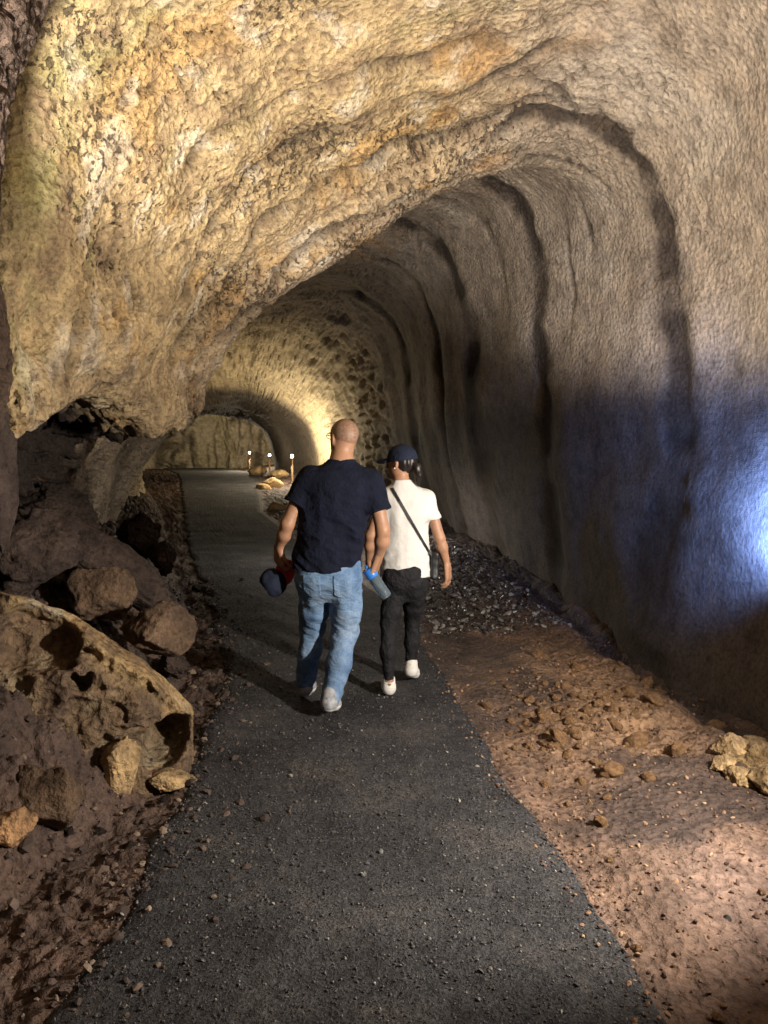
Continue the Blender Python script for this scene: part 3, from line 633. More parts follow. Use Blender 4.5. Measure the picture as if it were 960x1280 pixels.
for k, (px, py, d, s, lb) in enumerate(((322, 590, 27.5, .34, 'bright lit rock under the farthest lamp post'), (350, 593, 25.2, .28, 'warm lit rock beside the middle lamp post'), (340, 607, 22.3, .30, 'pale lit rock pile stone at the near foot of the lamp posts'), (330, 610, 21.8, .22, 'small pale rock lying by the far path edge below the lamp posts'), (345, 637, 17.0, .22, 'lit rock at the right edge of the path before the lamps'))):
    q = P(px, py, d); V, Fc = chunk(90 + k, 3, 16, .15, .05)
    tag(link('stone', mesh_from('stone', V * np.array((s * 1.2, s, s * .8)), Fc, M_PALE), loc=q), lb, 'stone', 'lit rocks by the far lamps')

# gravel nobody could count
def gravel(name, mat, X, D, Z, S, sub, seed, nvar=6):
    r = np.random.default_rng(seed); vs = [chunk(100 + seed * 10 + k, sub, 8, .25) if sub else None for k in range(nvar)]
    Vs, Fs, off = [], [], 0
    n = len(X); a = r.uniform(0, 6.28, n); k = r.integers(0, nvar, n); sc = r.uniform(.65, 1.3, (n, 3)) * np.array((1, 1, .7)); tl = r.normal(0, .35, n)
    for j in range(nvar):
        m = np.where(k == j)[0]; V, Fc = vs[j]; v = V[None] * (sc[m] * S[m, None])[:, None, :]
        ca, sa = np.cos(a[m])[:, None], np.sin(a[m])[:, None]; x, y, z = v[..., 0], v[..., 1], v[..., 2] + v[..., 0] * tl[m, None]
        v = np.stack([x * ca - y * sa + X[m, None], x * sa + y * ca + D[m, None], z + Z[m, None]], -1)
        Vs.append(v.reshape(-1, 3)); Fs.append((Fc[None] + (off + np.arange(len(m)) * len(V))[:, None, None]).reshape(-1, 3)); off += len(m) * len(V)
    return tag(link(name, mesh_from(name, np.concatenate(Vs), np.concatenate(Fs), mat, smooth=False)), kind='stuff')
bm = bmesh.new(); bmesh.ops.create_icosphere(bm, subdivisions=1, radius=1); bm.free()
def oct_():
    V = np.array([(1, 0, 0), (-1, 0, 0), (0, 1, 0), (0, -1, 0), (0, 0, 1), (0, 0, -1)], float); Fc = np.array([(0, 2, 4), (2, 1, 4), (1, 3, 4), (3, 0, 4), (2, 0, 5), (1, 2, 5), (3, 1, 5), (0, 3, 5)]); return V, Fc
ICO[0] = (lambda b: b)(ico(1))
n = 15000
D = 1.75 * np.exp(RNG.uniform(0, math.log(11 / 1.75), n)); m = RNG.uniform(size=n) > sstep(5, 11, D); D = D[m]; n = len(D); X = RNG.uniform(path_l(D) - .05, path_r(D)); S = .0016 + RNG.exponential(.0013, n) * np.minimum(1, D / 3)
gravel('cinder_gravel', M_CINDER, X, D, path_z(X, D) + .004, S * 1.25, 1, 1)
n = 7000
D = 1.75 * np.exp(RNG.uniform(0, math.log(7 / 1.75), n)); X = RNG.uniform(path_r(D) - .12, x_right(D)); m = RNG.uniform(size=n) < np.clip(.25 + bump1(X, .26 * D, .45) * bump1(D, 4.5, .9) + .35 * bump1(X, path_r(D), .08), 0, 1); X, D = X[m], D[m]
gravel('orange_gravel', M_GRIT, X, D, np.where(X < path_r(D) + .03, np.maximum(path_z(X, D), ground_z(X, D)), ground_z(X, D)) + .003, np.minimum(.011, .003 + RNG.exponential(.005, len(X))), 1, 2)
n = 5500
D = 2.0 * np.exp(RNG.uniform(0, math.log(9 / 2.), n)); X = x_toe(D) + RNG.uniform(-.9, .85, n); m = X < path_l(D) + RNG.exponential(.12, n); X, D = X[m], D[m]
gravel('brown_gravel', M_DKGRIT, X, D, np.where(X > path_l(D) - .05, np.maximum(path_z(X, D), ground_z(X, D)), ground_z(X, D)) + .003, (.003 + RNG.exponential(.0075, len(X))) * np.clip(D / 3.5, .5, 1), 1, 3)
n = 6000
D = RNG.uniform(6.3, 15, n); X = RNG.uniform(np.maximum(path_r(D) + .05, x_right(D) - 1.4), x_right(D) - .25)
gravel('clinker_rubble', M_SHINY, X, D, ground_z(X, D) + .008, .006 + RNG.exponential(.0085, n), 1, 4)

# ------------------------------------------------------------------ lamps
def tri(V, Fc): return V, Fc
def lamp_post(px, d, head_py, label, power, col=(1, .86, .62), group='lamp posts along the far path', hz=None, x=None, cap=False):
    x = (px - 480) * d / F if x is None else x; gz = float(ground_z(x, d)) - .02; hz = H - (head_py - HY) * d / F if hz is None else hz
    r = empty('lamp_post', (x, d, gz)); tag(r, label, 'lamp post', group); h = hz - gz
    link('base', mesh_from('base', *lathe([(0, 0), (.11, 0), (.11, .05), (.05, .08), (0, .08)], 12), M_METAL), r)
    link('post', mesh_from('post', *lathe([(.035, .07), (.033, h - .1), (0, h - .1)], 10), M_RUSTY), r)
    link('lamp_head', mesh_from('lamp_head', *lathe([(0, h - .10), (.045, h - .10), (.06, h - .06), (.0, h - .055)], 12), M_METAL), r)
    a = np.linspace(-1.2, math.pi / 2, 8); link('bulb', mesh_from('bulb', *lathe([(.045 * math.cos(t), h + .045 * math.sin(t)) for t in a], 12), M_LAMP), r)
    L = bpy.data.lights.new('lamp_light', 'POINT'); L.energy = power; L.color = col; L.shadow_soft_size = .08
    if cap: link('lamp_shade', mesh_from('lamp_shade', *lathe([(0, h + .15), (.15, h + .10), (.155, h + .09), (0, h + .12)], 16), M_METAL), r)
    o = bpy.data.objects.new('lamp_light', L); C.objects.link(o); o.parent = r; o.location = (0, 0, h + (.05 if cap else .14))
    return r
lamp_post(365, 22.6, 570, 'nearest lit lamp post, just left of the man, on a thin post', 360)
lamp_post(337, 26.0, 569, 'middle lit lamp post of the three beside the far path', 14)
lamp_post(312, 32.4, 566, 'farthest lamp post with a lit orange rock behind it', 420)

lamp_post(402, 22.0, 588, 'added unseen lamp post behind the shoulder of the man, lighting the far vault', 80)  # added lamp, hidden by the man, brightens the far vault
lamp_post(437, 10.4, 640, 'low shaded lamp post hidden behind the back of the man', 130, (1, .93, .82), cap=True)

def flood(name, pos, aim, label):
    r = empty(name, (pos[0], pos[1], float(ground_z(pos[0], pos[1])) - .02)); tag(r, label, 'lamp')
    h = pos[2] - r.location.z
    link('base', mesh_from('base', *lathe([(0, 0), (.10, 0), (.10, .03), (0, .03)], 14), M_METAL), r)
    link('post', mesh_from('post', *lathe([(.02, .025), (.02, h - .12), (0, h - .12)], 10), M_METAL), r)
    dv = Vector(aim) - Vector(pos); q = dv.to_track_quat('Z', 'Y')
    hd = link('lamp_head', mesh_from('lamp_head', *lathe([(0, -.14), (.05, -.13), (.085, -.03), (.085, 0), (.078, 0), (.07, -.02), (0, -.02)], 18), M_METAL), r); hd.location = (0, 0, h); hd.rotation_mode = 'QUATERNION'; hd.rotation_quaternion = q
    ln_ = link('lens', mesh_from('lens', *lathe([(.07, -.012), (.04, -.006), (0, -.005)], 18), M_LAMP), hd)
    return r, hd, h
for K, lb in ((FLOOD, 'warm flood light on a short stand by the right wall, aimed at the vault'), (REAR, 'warm flood light on a stand by the left wall near the viewer')):
    r, hd, h = flood('flood_light', K['pos'], K['aim'], lb)
    L = bpy.data.lights.new('flood_light_beam', 'SPOT'); L.energy = K['power']; L.color = K['col']; L.spot_size = math.radians(K['size']); L.spot_blend = .9 if K is FLOOD else .3; L.shadow_soft_size = .05 if K is FLOOD else .16
    o = bpy.data.objects.new('flood_light_beam', L); C.objects.link(o); o.parent = hd; o.location = (0, 0, .02); o.rotation_euler = (math.pi, 0, 0)
    L = bpy.data.lights.new('flood_light_spill', 'SPOT'); L.energy = K['spill']; L.color = (1, .91, .80); L.shadow_soft_size = .05; L.spot_size = math.radians(96); L.spot_blend = .6
    o = bpy.data.objects.new('flood_light_spill', L); C.objects.link(o); o.parent = r; o.location = (0, 0, h + .12)
    o.rotation_euler = (Vector((-.35, 4.1, .25)) - Vector(K['pos'])).to_track_quat('-Z', 'Y').to_euler()
# added blue light just past the right frame edge, standing in for lens flare
r = empty('added_flare_light', BLUE['pos']); tag(r, 'added blue light by the right wall, standing in for a lens flare', 'lamp')
Rm = np.array((Vector(BLUE['aim']) - Vector(BLUE['pos'])).to_track_quat('Z', 'Y').to_matrix())
V, Fc = lathe([(0, -.06), (.04, -.06), (.045, .04), (.04, .04), (.036, .02), (0, .02)], 14); link('lamp_head', mesh_from('lamp_head', V @ Rm.T, Fc, M_METAL), r)  # head of the added blue light
V, Fc = lathe([(.036, .024), (.018, .03), (0, .032)], 14); link('lens', mesh_from('lens', V @ Rm.T, Fc, M_ADDEDBLUE), r)  # lens of the added blue light
V, Fc = tube([(0, 0, -.04), (.3, -.02, -.08), (.62, -.02, -.08)], .018); link('bracket', mesh_from('bracket', V, Fc, M_METAL), r)
L = bpy.data.lights.new('added_blue_light', 'SPOT'); L.energy = BLUE['power']; L.color = BLUE['col']; L.shadow_soft_size = .04; L.spot_size = math.radians(BLUE['size']); L.spot_blend = 1
o = bpy.data.objects.new('added_blue_light', L); C.objects.link(o); o.parent = r; dv = Vector(BLUE['aim']) - Vector(BLUE['pos']); o.location = dv.normalized() * .1; o.rotation_euler = dv.to_track_quat('-Z', 'Y').to_euler()

# ------------------------------------------------------------------ people
def unit(v): v = np.array(v, float); return v / np.linalg.norm(v)
def hand(f, wrist, dirn, normal, thumb, s=1., curl=.5, spread=.05):
    """palm from the wrist along dirn; fingers curl towards normal; thumb leaves on the thumb side"""
    w = np.array(wrist, float); u = unit(dirn); n = unit(np.array(normal) - u * np.dot(normal, u)); t = unit(np.array(thumb) - u * np.dot(thumb, u) - n * np.dot(thumb, n))
    kn = []
    for i, (o, L) in enumerate(((.030, .088), (.010, .092), (-.011, .088), (-.030, .080))):
        k_ = w + s * (u * L + t * o); kn.append(k_); f.cone(w + s * t * o * .55, k_, .0165 * s, .0125 * s, .012)
    for i, L in enumerate((.072, .080, .074, .058)):
        a = curl * (1 + .12 * i); p = kn[i]; dr = u + t * spread * (1.5 - i)
        for j, (ll, aa) in enumerate(((.46, .55), (.31, 1.1), (.23, .7))):
            ang = a * sum((.55, 1.1, .7)[:j + 1]); dd = unit(u * math.cos(ang) + n * math.sin(ang) + t * spread * (1.5 - i)); q = p + dd * L * ll * s
            f.cone(p, q, (.0095 - .0008 * j) * s, (.0088 - .001 * j) * s, .004); p = q
    b = w + s * (u * .028 + t * .026); m = b + s * (u * .032 + t * .022 + n * .012); e = m + s * (u * .028 + t * .002 + n * .020)
    f.cone(w + s * u * .01, b, .015 * s, .015 * s, .012); f.cone(b, m, .0135 * s, .0105 * s, .008); f.cone(m, e, .0105 * s, .0085 * s, .004)
def head(f, c, yaw, s=1., pitch=0.):
    """head centred at c facing (-sin yaw, cos yaw)"""
    Rz = np.array(Matrix.Rotation(yaw, 3, 'Z') @ Matrix.Rotation(pitch, 3, 'X')); Q = lambda x, y, z: np.array(c) + s * (Rz @ np.array((x, y, z)))
    f.ball(Q(0, -.012, .022), np.array((.079, .096, .090)) * s, Rz, .02); f.ball(Q(0, .02, -.035), np.array((.060, .068, .075)) * s, Rz, .03)
    f.ball(Q(0, .055, -.088), np.array((.028, .022, .022)) * s, Rz, .03)                                    # chin
    f.cone(Q(0, .088, .012), Q(0, .106, -.028), .008 * s, .0135 * s, .012)                                   # nose
    for e in (-1, 1):
        f.ball(Q(e * .032, .092, .012), np.array((.018, .016, .012)) * s, Rz, .01, cut=True); f.ball(Q(e * .032, .077, .012), .0125 * s, None, .003)
        f.ball(Q(e * .078, -.005, -.005), np.array((.009, .020, .032)) * s, Rz @ rotm(0, 0, e * .35), .006); f.ball(Q(e * .086, .001, -.002), np.array((.005, .010, .017)) * s, Rz @ rotm(0, 0, e * .35), .003, cut=True)
        f.ball(Q(e * .033, .083, .030), np.array((.024, .010, .006)) * s, Rz, .01)
    f.ball(Q(0, .091, -.055), np.array((.024, .008, .006)) * s, Rz, .006); f.ball(Q(0, .10, -.060), np.array((.02, .008, .0025)) * s, Rz, .002, cut=True)
    return Q, Rz
def foot(f, heel, toe, up, s=1., w=.045):
    h, t = np.array(heel, float), np.array(toe, float); d = t - h; u = np.array(up, float); sd = unit(np.cross(d, u))
    f.cone(h + u * .045 * s + d * .12, h + u * .035 * s + d * .55, .040 * s, .038 * s, .02); f.cone(h + d * .5 + u * .032 * s, t - d * .12 + u * .024 * s, .040 * s, .030 * s, .02)
    f.cone(h + d * .55 + u * .028 * s + sd * .012, t - d * .18 + u * .022 * s + sd * .012, .036 * s, .028 * s, .02); f.cone(h + d * .13 + u * .05 * s, h + d * .2 + u * .09 * s, .038 * s, .040 * s, .02)
def shoe(parent, org, heel, toe, s, mat, heel_tab=None):
    h, t = np.array(heel, float), np.array(toe, float); d = t - h; L = np.linalg.norm(d); dn = d / L; sd = unit(np.cross(dn, (0, 0, 1))); up = np.cross(sd, dn)
    lo = np.minimum(h, t) - .1; hi = np.maximum(h, t) + np.array((.1, .1, .2)); f = Field(lo, hi, .005)
    foot(f, h, t, up, s)
    def cut(p, fv):
        z = (p - h) @ up; return np.maximum(fv, .012 - z)
    f.f = np.maximum(f.f, .01 - ((np.stack(np.meshgrid(*[f.lo[k] + f.h * np.arange(f.n[k]) for k in range(3)], indexing='ij'), -1) - h) @ up)).astype(np.float32)
    o = from_field('shoe', f, mat, parent, org)
    g = Field(lo, hi, .005); foot(g, h, t, up, s * 1.07)
    z = ((np.stack(np.meshgrid(*[g.lo[k] + g.h * np.arange(g.n[k]) for k in range(3)], indexing='ij'), -1) - h) @ up)
    g.f = np.maximum(np.maximum(g.f, z - .026), -.004 - z).astype(np.float32); from_field('sole', g, M_SOLE, o, org)
    # laces and a heel tab
    tb = h + dn * .0 + up * .065 * s; V, Fc = lathe([(0, -.02), (.012, -.018), (.014, .018), (0, .02)], 8)
    q = np.stack([sd, dn, up], 1); link('heel_tab', mesh_from('heel_tab', V @ q.T + tb - np.array(org) + dn * .004, Fc, heel_tab or mat), o)
    return o
def ribbon(pts, nrm, w, th):
    pts, nrm = np.array(pts), np.array(nrm); tg = np.gradient(pts, axis=0); tg /= np.linalg.norm(tg, axis=1)[:, None]; sd = np.cross(tg, nrm); sd /= np.linalg.norm(sd, axis=1)[:, None]
    V = np.stack([pts - sd * w, pts + sd * w, pts + sd * w + nrm * th, pts - sd * w + nrm * th], 1).reshape(-1, 3); Fc = []
    for k in range(len(pts) - 1):
        for j in range(4): Fc.append((4 * k + j, 4 * k + (j + 1) % 4, 4 * k + 4 + (j + 1) % 4, 4 * k + 4 + j))
    Fc += [(0, 1, 2, 3), (4 * len(pts) - 1, 4 * len(pts) - 2, 4 * len(pts) - 3, 4 * len(pts) - 4)]
    return V, np.array(Fc)
def folds(amp, sc, st=(1, 1, 1), seed=0):
    def fn(p, f): return f + amp * fbm(p * sc * np.array(st) + seed, 2)
    return fn
def cap_shape(f, Q, Rz, s, visor=True, bill=True):
    pass

# ---- the man
GZ0 = .03
mo = np.array((-.335, 4.50, .0))
hc = (-.247, 4.515, 1.652)
f = Field((-.85, 4.15, -.02), (.2, 5.0, 1.80), .0062)
Qm, Rm_ = head(f, hc, .62)
f.chain([(-.25, 4.50, 1.58), (-.258, 4.485, 1.50), (-.262, 4.48, 1.46)], [.063, .066, .078], .04)
f.loft([(.90, -.333, 4.50, .155, .09), (1.1, -.31, 4.50, .155, .09), (1.3, -.28, 4.49, .18, .095), (1.42, -.268, 4.485, .17, .075), (1.49, -.262, 4.485, .08, .05)], .03)
f.chain([(-.455, 4.49, 1.425), (-.578, 4.46, 1.135)], [.050, .041], .03); f.chain([(-.578, 4.46, 1.135), (-.60, 4.49, 1.07), (-.643, 4.55, .985)], [.041, .043, .027], .02)
f.chain([(-.07, 4.485, 1.40), (-.008, 4.45, 1.10)], [.050, .042], .03); f.chain([(-.008, 4.45, 1.10), (-.012, 4.47, 1.03), (-.034, 4.53, .925)], [.042, .044, .028], .02)
hand(f, (-.643, 4.55, .985), (-.02, .25, -1), (.75, .65, -.1), (.5, -.85, .1), 1.2, .95)
hand(f, (-.034, 4.53, .925), (-.30, .25, -1), (-.85, .35, .1), (.3, 1, .1), 1.2, 1.0)
f.chain([(-.42, 4.50, .90), (-.445, 4.65, .50), (-.49, 4.69, .12)], [.07, .050, .035], .03); f.chain([(-.25, 4.50, .90), (-.235, 4.55, .50), (-.31, 4.36, .14)], [.07, .050, .035], .03)
f.cone((-.49, 4.69, .12), (-.485, 4.78, .06), .035, .03); f.cone((-.31, 4.36, .14), (-.305, 4.45, .07), .035, .03)
man = from_field('person', f, M_SKIN, None, mo, 1)
tag(man, 'bald man in navy T-shirt and blue jeans walking away with cap and bottle', 'person')
# shaved hair
g = Field(np.array(hc) - .14, np.array(hc) + .14, .005)
g.ball(Qm(0, -.0135, .024), np.array((.0805, .098, .0912)), Rm_, 0)
PLn = Rm_ @ np.array((0, .75, -.66)); gp_ = np.stack(np.meshgrid(*[g.lo[k] + g.h * np.arange(g.n[k]) for k in range(3)], indexing='ij'), -1)
g.f = np.maximum(g.f, (gp_ - Qm(0, .035, -.045)) @ PLn + .0).astype(np.float32); from_field('hair', g, M_STUBBLE, man, mo)
# eyeglasses
ge = empty('eyeglasses', (0, 0, 0)); ge.parent = man
for e in (-1, 1):
    a = np.linspace(0, 6.283, 14); V, Fc = tube([Qm(e * .033 + .025 * math.cos(t), .102, .012 + .019 * math.sin(t)) for t in a], .0022, 6); link('lens_frame', mesh_from('lens_frame', V - mo, Fc, M_GLASSES), ge)
    V, Fc = tube([Qm(e * .058, .102, .018), Qm(e * .079, .06, .016), Qm(e * .083, .0, .012)], .0025, 6); link('temple', mesh_from('temple', V - mo, Fc, M_GLASSES), ge)
# T-shirt
f = Field((-.72, 4.22, .80), (.14, 4.75, 1.60), .0062)
f.loft([(.868, -.336, 4.50, .212, .142), (.93, -.333, 4.50, .206, .14), (1.05, -.322, 4.50, .200, .135), (1.18, -.303, 4.495, .206, .136), (1.30, -.283, 4.485, .222, .138), (1.39, -.270, 4.48, .222, .128), (1.445, -.266, 4.48, .188, .105), (1.475, -.262, 4.483, .142, .085), (1.502, -.259, 4.485, .100, .078), (1.524, -.257, 4.487, .078, .074)], .03)
def sleeve(fld, pts, rs, a, n_, k=.03):
    g = Field(fld.lo, fld.lo + fld.h * (fld.n - 1), fld.h); g.n = fld.n; g.f = np.full(fld.n, 1., np.float32); g.chain(pts, rs, .03)
    ax = [g.lo[i] + g.h * np.arange(g.n[i]) for i in range(3)]; p = np.stack(np.meshgrid(*ax, indexing='ij'), -1); g.f = np.maximum(g.f, (p - np.array(a)) @ unit(n_)).astype(np.float32)
    h_ = np.array(pts[-1]) + unit(n_) * .02; g.ball(h_, rs[-1] * .82, None, .01, cut=True); fld.put((slice(None),) * 3, g.f, k)
sleeve(f, [(-.440, 4.485, 1.405), (-.535, 4.468, 1.24), (-.57, 4.462, 1.17)], [.083, .074, .072], (-.532, 4.47, 1.25), (-.42, -.09, -.9)); sleeve(f, [(-.085, 4.48, 1.385), (-.022, 4.458, 1.20), (-.01, 4.455, 1.13)], [.084, .075, .073], (-.025, 4.46, 1.215), (.2, -.1, -.97))
f.apply(lambda p, v: v + .013 * fbm(p * np.array((7, 7, 3)) + 3, 2) * sstep(1.5, 1.3, p[:, 2]) + .011 * billow((p @ rotm(.3, .5, 0)) * np.array((6, 5, 16)) + 9, 1) * sstep(1.4, 1.0, p[:, 2]))
shirt_m = f; from_field('t_shirt', f, M_NAVY, man, mo, 2)
# jeans
f = Field((-.62, 4.18, .03), (-.06, 4.95, .99), .0062)
f.loft([(.66, -.335, 4.52, .10, .06), (.72, -.335, 4.51, .155, .10), (.80, -.334, 4.495, .194, .138), (.88, -.334, 4.495, .196, .135), (.97, -.333, 4.50, .186, .122)], .04)
f.chain([(-.425, 4.50, .80), (-.435, 4.60, .60), (-.448, 4.66, .48), (-.47, 4.675, .32), (-.492, 4.685, .12)], [.108, .086, .074, .070, .060], .035)
f.chain([(-.245, 4.49, .80), (-.232, 4.53, .60), (-.236, 4.545, .48), (-.268, 4.455, .30), (-.312, 4.36, .13)], [.108, .088, .075, .070, .060], .035)
f.apply(lambda p, v: v + .012 * sstep(.9, .75, p[:, 2]) * fbm(p * np.array((9, 9, 5)) + 33, 2) + .011 * billow((p @ rotm(0, .45, 0)) * np.array((5, 5, 19)) + 2, 1) * (sstep(.34, .10, p[:, 2]) + .6 * bump1(p[:, 2], .5, .08) + .5 * bump1(p[:, 2], .74, .05)))
jeans = f; jo = from_field('jeans', f, M_DENIM, man, mo, 1)
for cx in (-.425, -.245):
    g = Field((cx - .09, 4.28, .66), (cx + .09, 4.46, .88), .005); sl, p = g.sub(g.lo, g.lo + g.h * (g.n - 1))
    js = sample(jeans, p); u = np.abs(p[..., 0] - cx); v = p[..., 2] - .775
    g.f = np.maximum(np.maximum(js - .006, u - .052), np.maximum(v - .068, -v - .075 + .35 * u)).astype(np.float32); g.f = np.maximum(g.f, p[..., 1] - 4.42).astype(np.float32)
    from_field('pocket', g, M_DENIM, jo, mo, 0)
shoe(man, mo, (-.496, 4.635, .028), (-.485, 4.91, .03), 1.12, M_SHOEG)
shoe(man, mo, (-.322, 4.275, .062), (-.298, 4.535, .026), 1.12, M_SHOEG)

# ---- the cap in his left hand: black crown hanging from a red visor
cb = np.array((-.685, 4.59, .76))
R_ = rotm(.25, .75, .0)
f = Field(cb - .2, cb + .24, .006)
f.ball(cb, (.088, .095, .082), R_, 0); f.ball(cb + R_ @ np.array((0, 0, -.030)), (.076, .083, .071), R_, 0, cut=True)
sl, p = f.sub(f.lo, f.lo + f.h * (f.n - 1)); ql = (p - cb) @ R_; f.f = np.maximum(f.f, -.035 - ql[..., 2]).astype(np.float32)
f.apply(folds(.006, 16, seed=4))
hat = from_field('baseball_cap', f, M_CAP, None, cb, 1); tag(hat, 'dark baseball cap with a red visor hanging from the hand of the man', 'cap')
g = Field(cb - .24, cb + .26, .005); sl, p = g.sub(g.lo, g.lo + g.h * (g.n - 1))
a, b, c_ = np.array((-.615, 4.575, .895)), np.array((-.600, 4.57, .80)), np.array((-.655, 4.565, .80))
ax = unit((a - (b + c_) / 2)); cen = np.array((-.612, 4.605, .825)); n_ = unit((.25, -1, .1)); n_ = unit(n_ - ax * (n_ @ ax)); s_ = np.cross(ax, n_)
u, v, w_ = (p - cen) @ s_, (p - cen) @ ax, (p - cen) @ n_
el = (np.sqrt((u / .062) ** 2 + (v / .082) ** 2) - 1) * .06; g.f = np.maximum(el, np.abs(w_ + 3.5 * u * u - .015) - .006).astype(np.float32)
from_field('visor', g, M_RED, hat, cb, 1)
# ---- the bottle in his right hand
bt, bb = np.array((-.098, 4.545, .852)), np.array((.018, 4.53, .682))
ax = bb - bt; L_ = np.linalg.norm(ax); q = Vector(ax).to_track_quat('Z', 'Y'); Rb = np.array(q.to_matrix())
bottle = empty('water_bottle', bb); tag(bottle, 'clear water bottle with a bright blue lid carried in the hand of the man', 'bottle')
def bpart(nm, prof, mat, par=bottle):
    V, Fc = lathe(prof, 20); return link(nm, mesh_from(nm, V @ Rb.T + bt - bb, Fc, mat), par)
bpart('body', [(.0, .052), (.028, .052), (.035, .066), (.036, .12), (.034, .14), (.036, .16), (.036, L_ - .008), (.03, L_), (0, L_ + .0)], M_CLEAR)
ld = bpart('lid', [(0, 0), (.030, 0), (.036, .006), (.0365, .058), (.033, .062), (0, .062)], M_BLUE); bpart('spout', [(0, -.022), (.010, -.022), (.012, .001), (0, .001)], M_BLUE, ld)

# ---- the woman
wo = np.array((.135, 4.78, .0))
hw = (.108, 4.765, 1.495)
f = Field((-.2, 4.4, -.02), (.52, 5.2, 1.66), .0062)
Qw, Rw = head(f, hw, 1.02, .94)
f.chain([(.106, 4.755, 1.43), (.112, 4.75, 1.37), (.118, 4.75, 1.33)], [.045, .047, .06], .03)
f.loft([(.78, .137, 4.78, .12, .08), (1.0, .142, 4.775, .105, .07), (1.2, .145, 4.765, .125, .08), (1.30, .14, 4.757, .125, .06), (1.36, .125, 4.755, .06, .045)], .03)
f.chain([(.282, 4.755, 1.265), (.352, 4.735, 1.02)], [.040, .034], .03); f.chain([(.352, 4.735, 1.02), (.370, 4.75, .96), (.405, 4.79, .84)], [.034, .035, .022], .02)
f.chain([(.005, 4.76, 1.275), (-.085, 4.765, 1.03)], [.040, .034], .03); f.chain([(-.085, 4.765, 1.03), (-.09, 4.79, .96), (-.098, 4.86, .85)], [.034, .035, .022], .02)
hand(f, (.405, 4.79, .84), (.10, .12, -1), (-.75, .35, 0), (-.1, 1, .1), 1.06, .45); hand(f, (-.098, 4.86, .85), (.0, .3, -1), (.8, .3, 0), (.1, 1, .1), .92, .55)
f.chain([(.065, 4.78, .80), (.03, 4.765, .46), (.032, 4.70, .12)], [.055, .032, .026], .03); f.chain([(.205, 4.79, .80), (.188, 4.935, .46), (.178, 4.945, .15)], [.055, .032, .026], .03)
f.cone((.032, 4.70, .12), (.028, 4.78, .06), .030, .026); f.cone((.178, 4.945, .15), (.185, 5.03, .08), .030, .026)
wom = from_field('person', f, M_SKIN, None, wo, 1)
tag(wom, 'woman in white T-shirt, black leggings and dark cap walking beside the man', 'person')
f = Field((-.13, 4.52, .72), (.43, 5.0, 1.44), .0058)
f.loft([(.770, .140, 4.785, .160, .118), (.84, .140, 4.783, .158, .118), (.95, .144, 4.778, .146, .106), (1.05, .147, 4.775, .140, .102), (1.17, .149, 4.765, .152, .112), (1.25, .147, 4.758, .160, .104), (1.31, .138, 4.755, .135, .085), (1.35, .126, 4.753, .088, .068), (1.39, .117, 4.753, .056, .056)], .03)
sleeve(f, [(.270, 4.755, 1.262), (.305, 4.745, 1.13), (.318, 4.74, 1.07)], [.063, .057, .055], (.306, 4.745, 1.135), (.25, -.05, -.96), .04); sleeve(f, [(.015, 4.757, 1.272), (-.03, 4.76, 1.14), (-.05, 4.76, 1.08)], [.063, .057, .055], (-.03, 4.76, 1.15), (-.3, 0, -.95), .04)
f.ball((.104, 4.765, 1.445), (.052, .052, .07), None, .01, cut=True)
f.apply(lambda p, v: v + .009 * fbm(p * np.array((8, 8, 3.5)) + 63, 2) * sstep(1.35, 1.2, p[:, 2]) + .006 * billow((p @ rotm(.3, -.5, 0)) * np.array((6, 5, 18)) + 19, 1) * sstep(1.15, .85, p[:, 2]))
shirt_w = f; from_field('t_shirt', f, M_WHITE, wom, wo, 2)
f = Field((-.06, 4.55, .06), (.34, 5.1, .90), .0058)
f.loft([(.60, .137, 4.81, .07, .05), (.66, .137, 4.80, .115, .085), (.73, .138, 4.782, .148, .118), (.80, .138, 4.778, .146, .116), (.88, .140, 4.78, .132, .1)], .03)
f.chain([(.070, 4.785, .70), (.045, 4.77, .55), (.030, 4.765, .46), (.028, 4.72, .30), (.032, 4.70, .125)], [.078, .062, .049, .047, .034], .03)
f.chain([(.205, 4.79, .70), (.195, 4.88, .55), (.188, 4.935, .46), (.185, 4.935, .30), (.178, 4.94, .16)], [.078, .062, .049, .047, .034], .03)
f.apply(folds(.006, 12, (1, 1, .8), 77)); from_field('leggings', f, M_BLACK, wom, wo, 1)
s1 = shoe(wom, wo, (.034, 4.665, .030), (.018, 4.905, .028), 1.02, M_SHOEW, M_RUSTY); s2 = shoe(wom, wo, (.176, 4.865, .088), (.198, 5.085, .03), 1.02, M_SHOEW)
# hair and ponytail
f = Field(np.array(hw) - .28, np.array(hw) + .16, .0055)
f.ball(Qw(0, -.018, .01), np.array((.079, .094, .088)) * .94, Rw, 0); f.ball(Qw(0, .07, -.03), np.array((.075, .075, .09)) * .94, Rw, .01, cut=True)
tail = [Qw(0, -.100, .0), Qw(-.004, -.128, -.03), Qw(.0, -.138, -.075), Qw(.006, -.128, -.12), Qw(.012, -.135, -.155)]; f.chain(tail, [.020, .026, .027, .021, .007], .01)
f.apply(lambda p, v: v + .005 * perlin(p * np.array((60, 60, 14)))); from_field('hair', f, M_HAIR, wom, wo, 1)
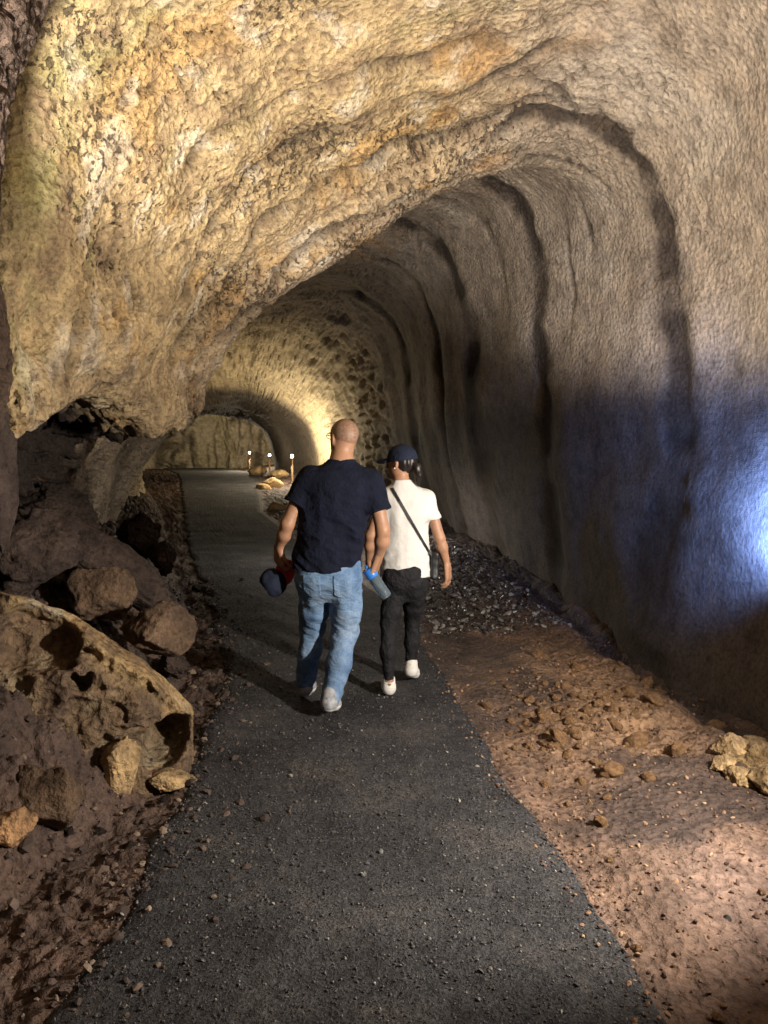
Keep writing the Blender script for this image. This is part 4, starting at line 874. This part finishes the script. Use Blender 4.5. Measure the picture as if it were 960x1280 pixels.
# cap
f = Field(np.array(hw) - .24, np.array(hw) + .24, .0055)
f.ball(Qw(0, -.012, .034), np.array((.088, .106, .092)) * .96, Rw, 0)
sl, p = f.sub(f.lo, f.lo + f.h * (f.n - 1)); ql = (p - Qw(0, 0, 0)) @ Rw; f.f = np.maximum(f.f, .004 + .14 * ql[..., 1] * 0 - ql[..., 2] - .18 * np.minimum(ql[..., 1], 0) * -1 * -1).astype(np.float32)
f.ball(Qw(0, -.012, .030), np.array((.081, .099, .085)) * .96, Rw, 0, cut=True); f.ball(Qw(0, .0, .128), .008, None, .004)
cap = from_field('cap', f, M_CAP, wom, wo, 1)
g = Field(np.array(hw) - .26, np.array(hw) + .26, .005); sl, p = g.sub(g.lo, g.lo + g.h * (g.n - 1)); ql = (p - Qw(0, 0, 0)) @ Rw
el = (np.sqrt((ql[..., 0] / .078) ** 2 + ((ql[..., 1] - .075) / .100) ** 2) - 1) * .07
g.f = np.maximum(np.maximum(el, np.abs(ql[..., 2] - .032 + .22 * (ql[..., 1] - .08) + 6 * ql[..., 0] ** 2) - .004), .072 - ql[..., 1]).astype(np.float32); from_field('visor', g, M_CAP, cap, wo, 0)
for e in (-1, 1):
    c_ = Qw(e * .083, .0, -.035); V, Fc = ICO[1]; link('earring', mesh_from('earring', V * .006 + c_ - wo, Fc, M_SHOEW), wom)
# ---- her shoulder bag: strap across the back, pouch on the hip
def on_shirt(fld, x, z, off):
    ys = np.linspace(4.4, 4.78, 160); v = sample(fld, np.stack([ys * 0 + x, ys, ys * 0 + z], -1)); k = np.argmax(v < off); return np.array((x, ys[k], z))
bc = np.array((.322, 4.80, .84))
f = Field(bc - .16, bc + .16, .006); sl, p = f.sub(f.lo, f.lo + f.h * (f.n - 1)); q = np.abs(p - bc) - np.array((.010, .060, .075)); f.f = (np.linalg.norm(np.maximum(q, 0), axis=-1) + np.minimum(q.max(-1), 0) - .016).astype(np.float32)
f.apply(folds(.006, 14, seed=8)); bag = from_field('shoulder_bag', f, M_BAG, None, bc, 1); tag(bag, 'black shoulder bag on the right hip of the woman, strap across her white back', 'bag')
sp_ = [on_shirt(shirt_w, x, z, .003) for x, z in zip(np.linspace(.052, .285, 22), np.concatenate([np.linspace(1.335, .93, 22)]))]
sp_ = [np.array((.045, 4.745, 1.352)), ] + sp_ + [np.array((.318, 4.735, .90))]
V, Fc = ribbon(sp_, [np.array((0, -1, .15))] * len(sp_), .009, .004); link('strap', mesh_from('strap', V - bc, Fc, M_BAG, smooth=False), bag)
V, Fc = ribbon([bc + np.array((.027, y, .05)) for y in (-.06, 0, .06)], [np.array((1., 0, 0))] * 3, .004, .003); link('zipper', mesh_from('zipper', V - bc, Fc, M_METAL), bag)
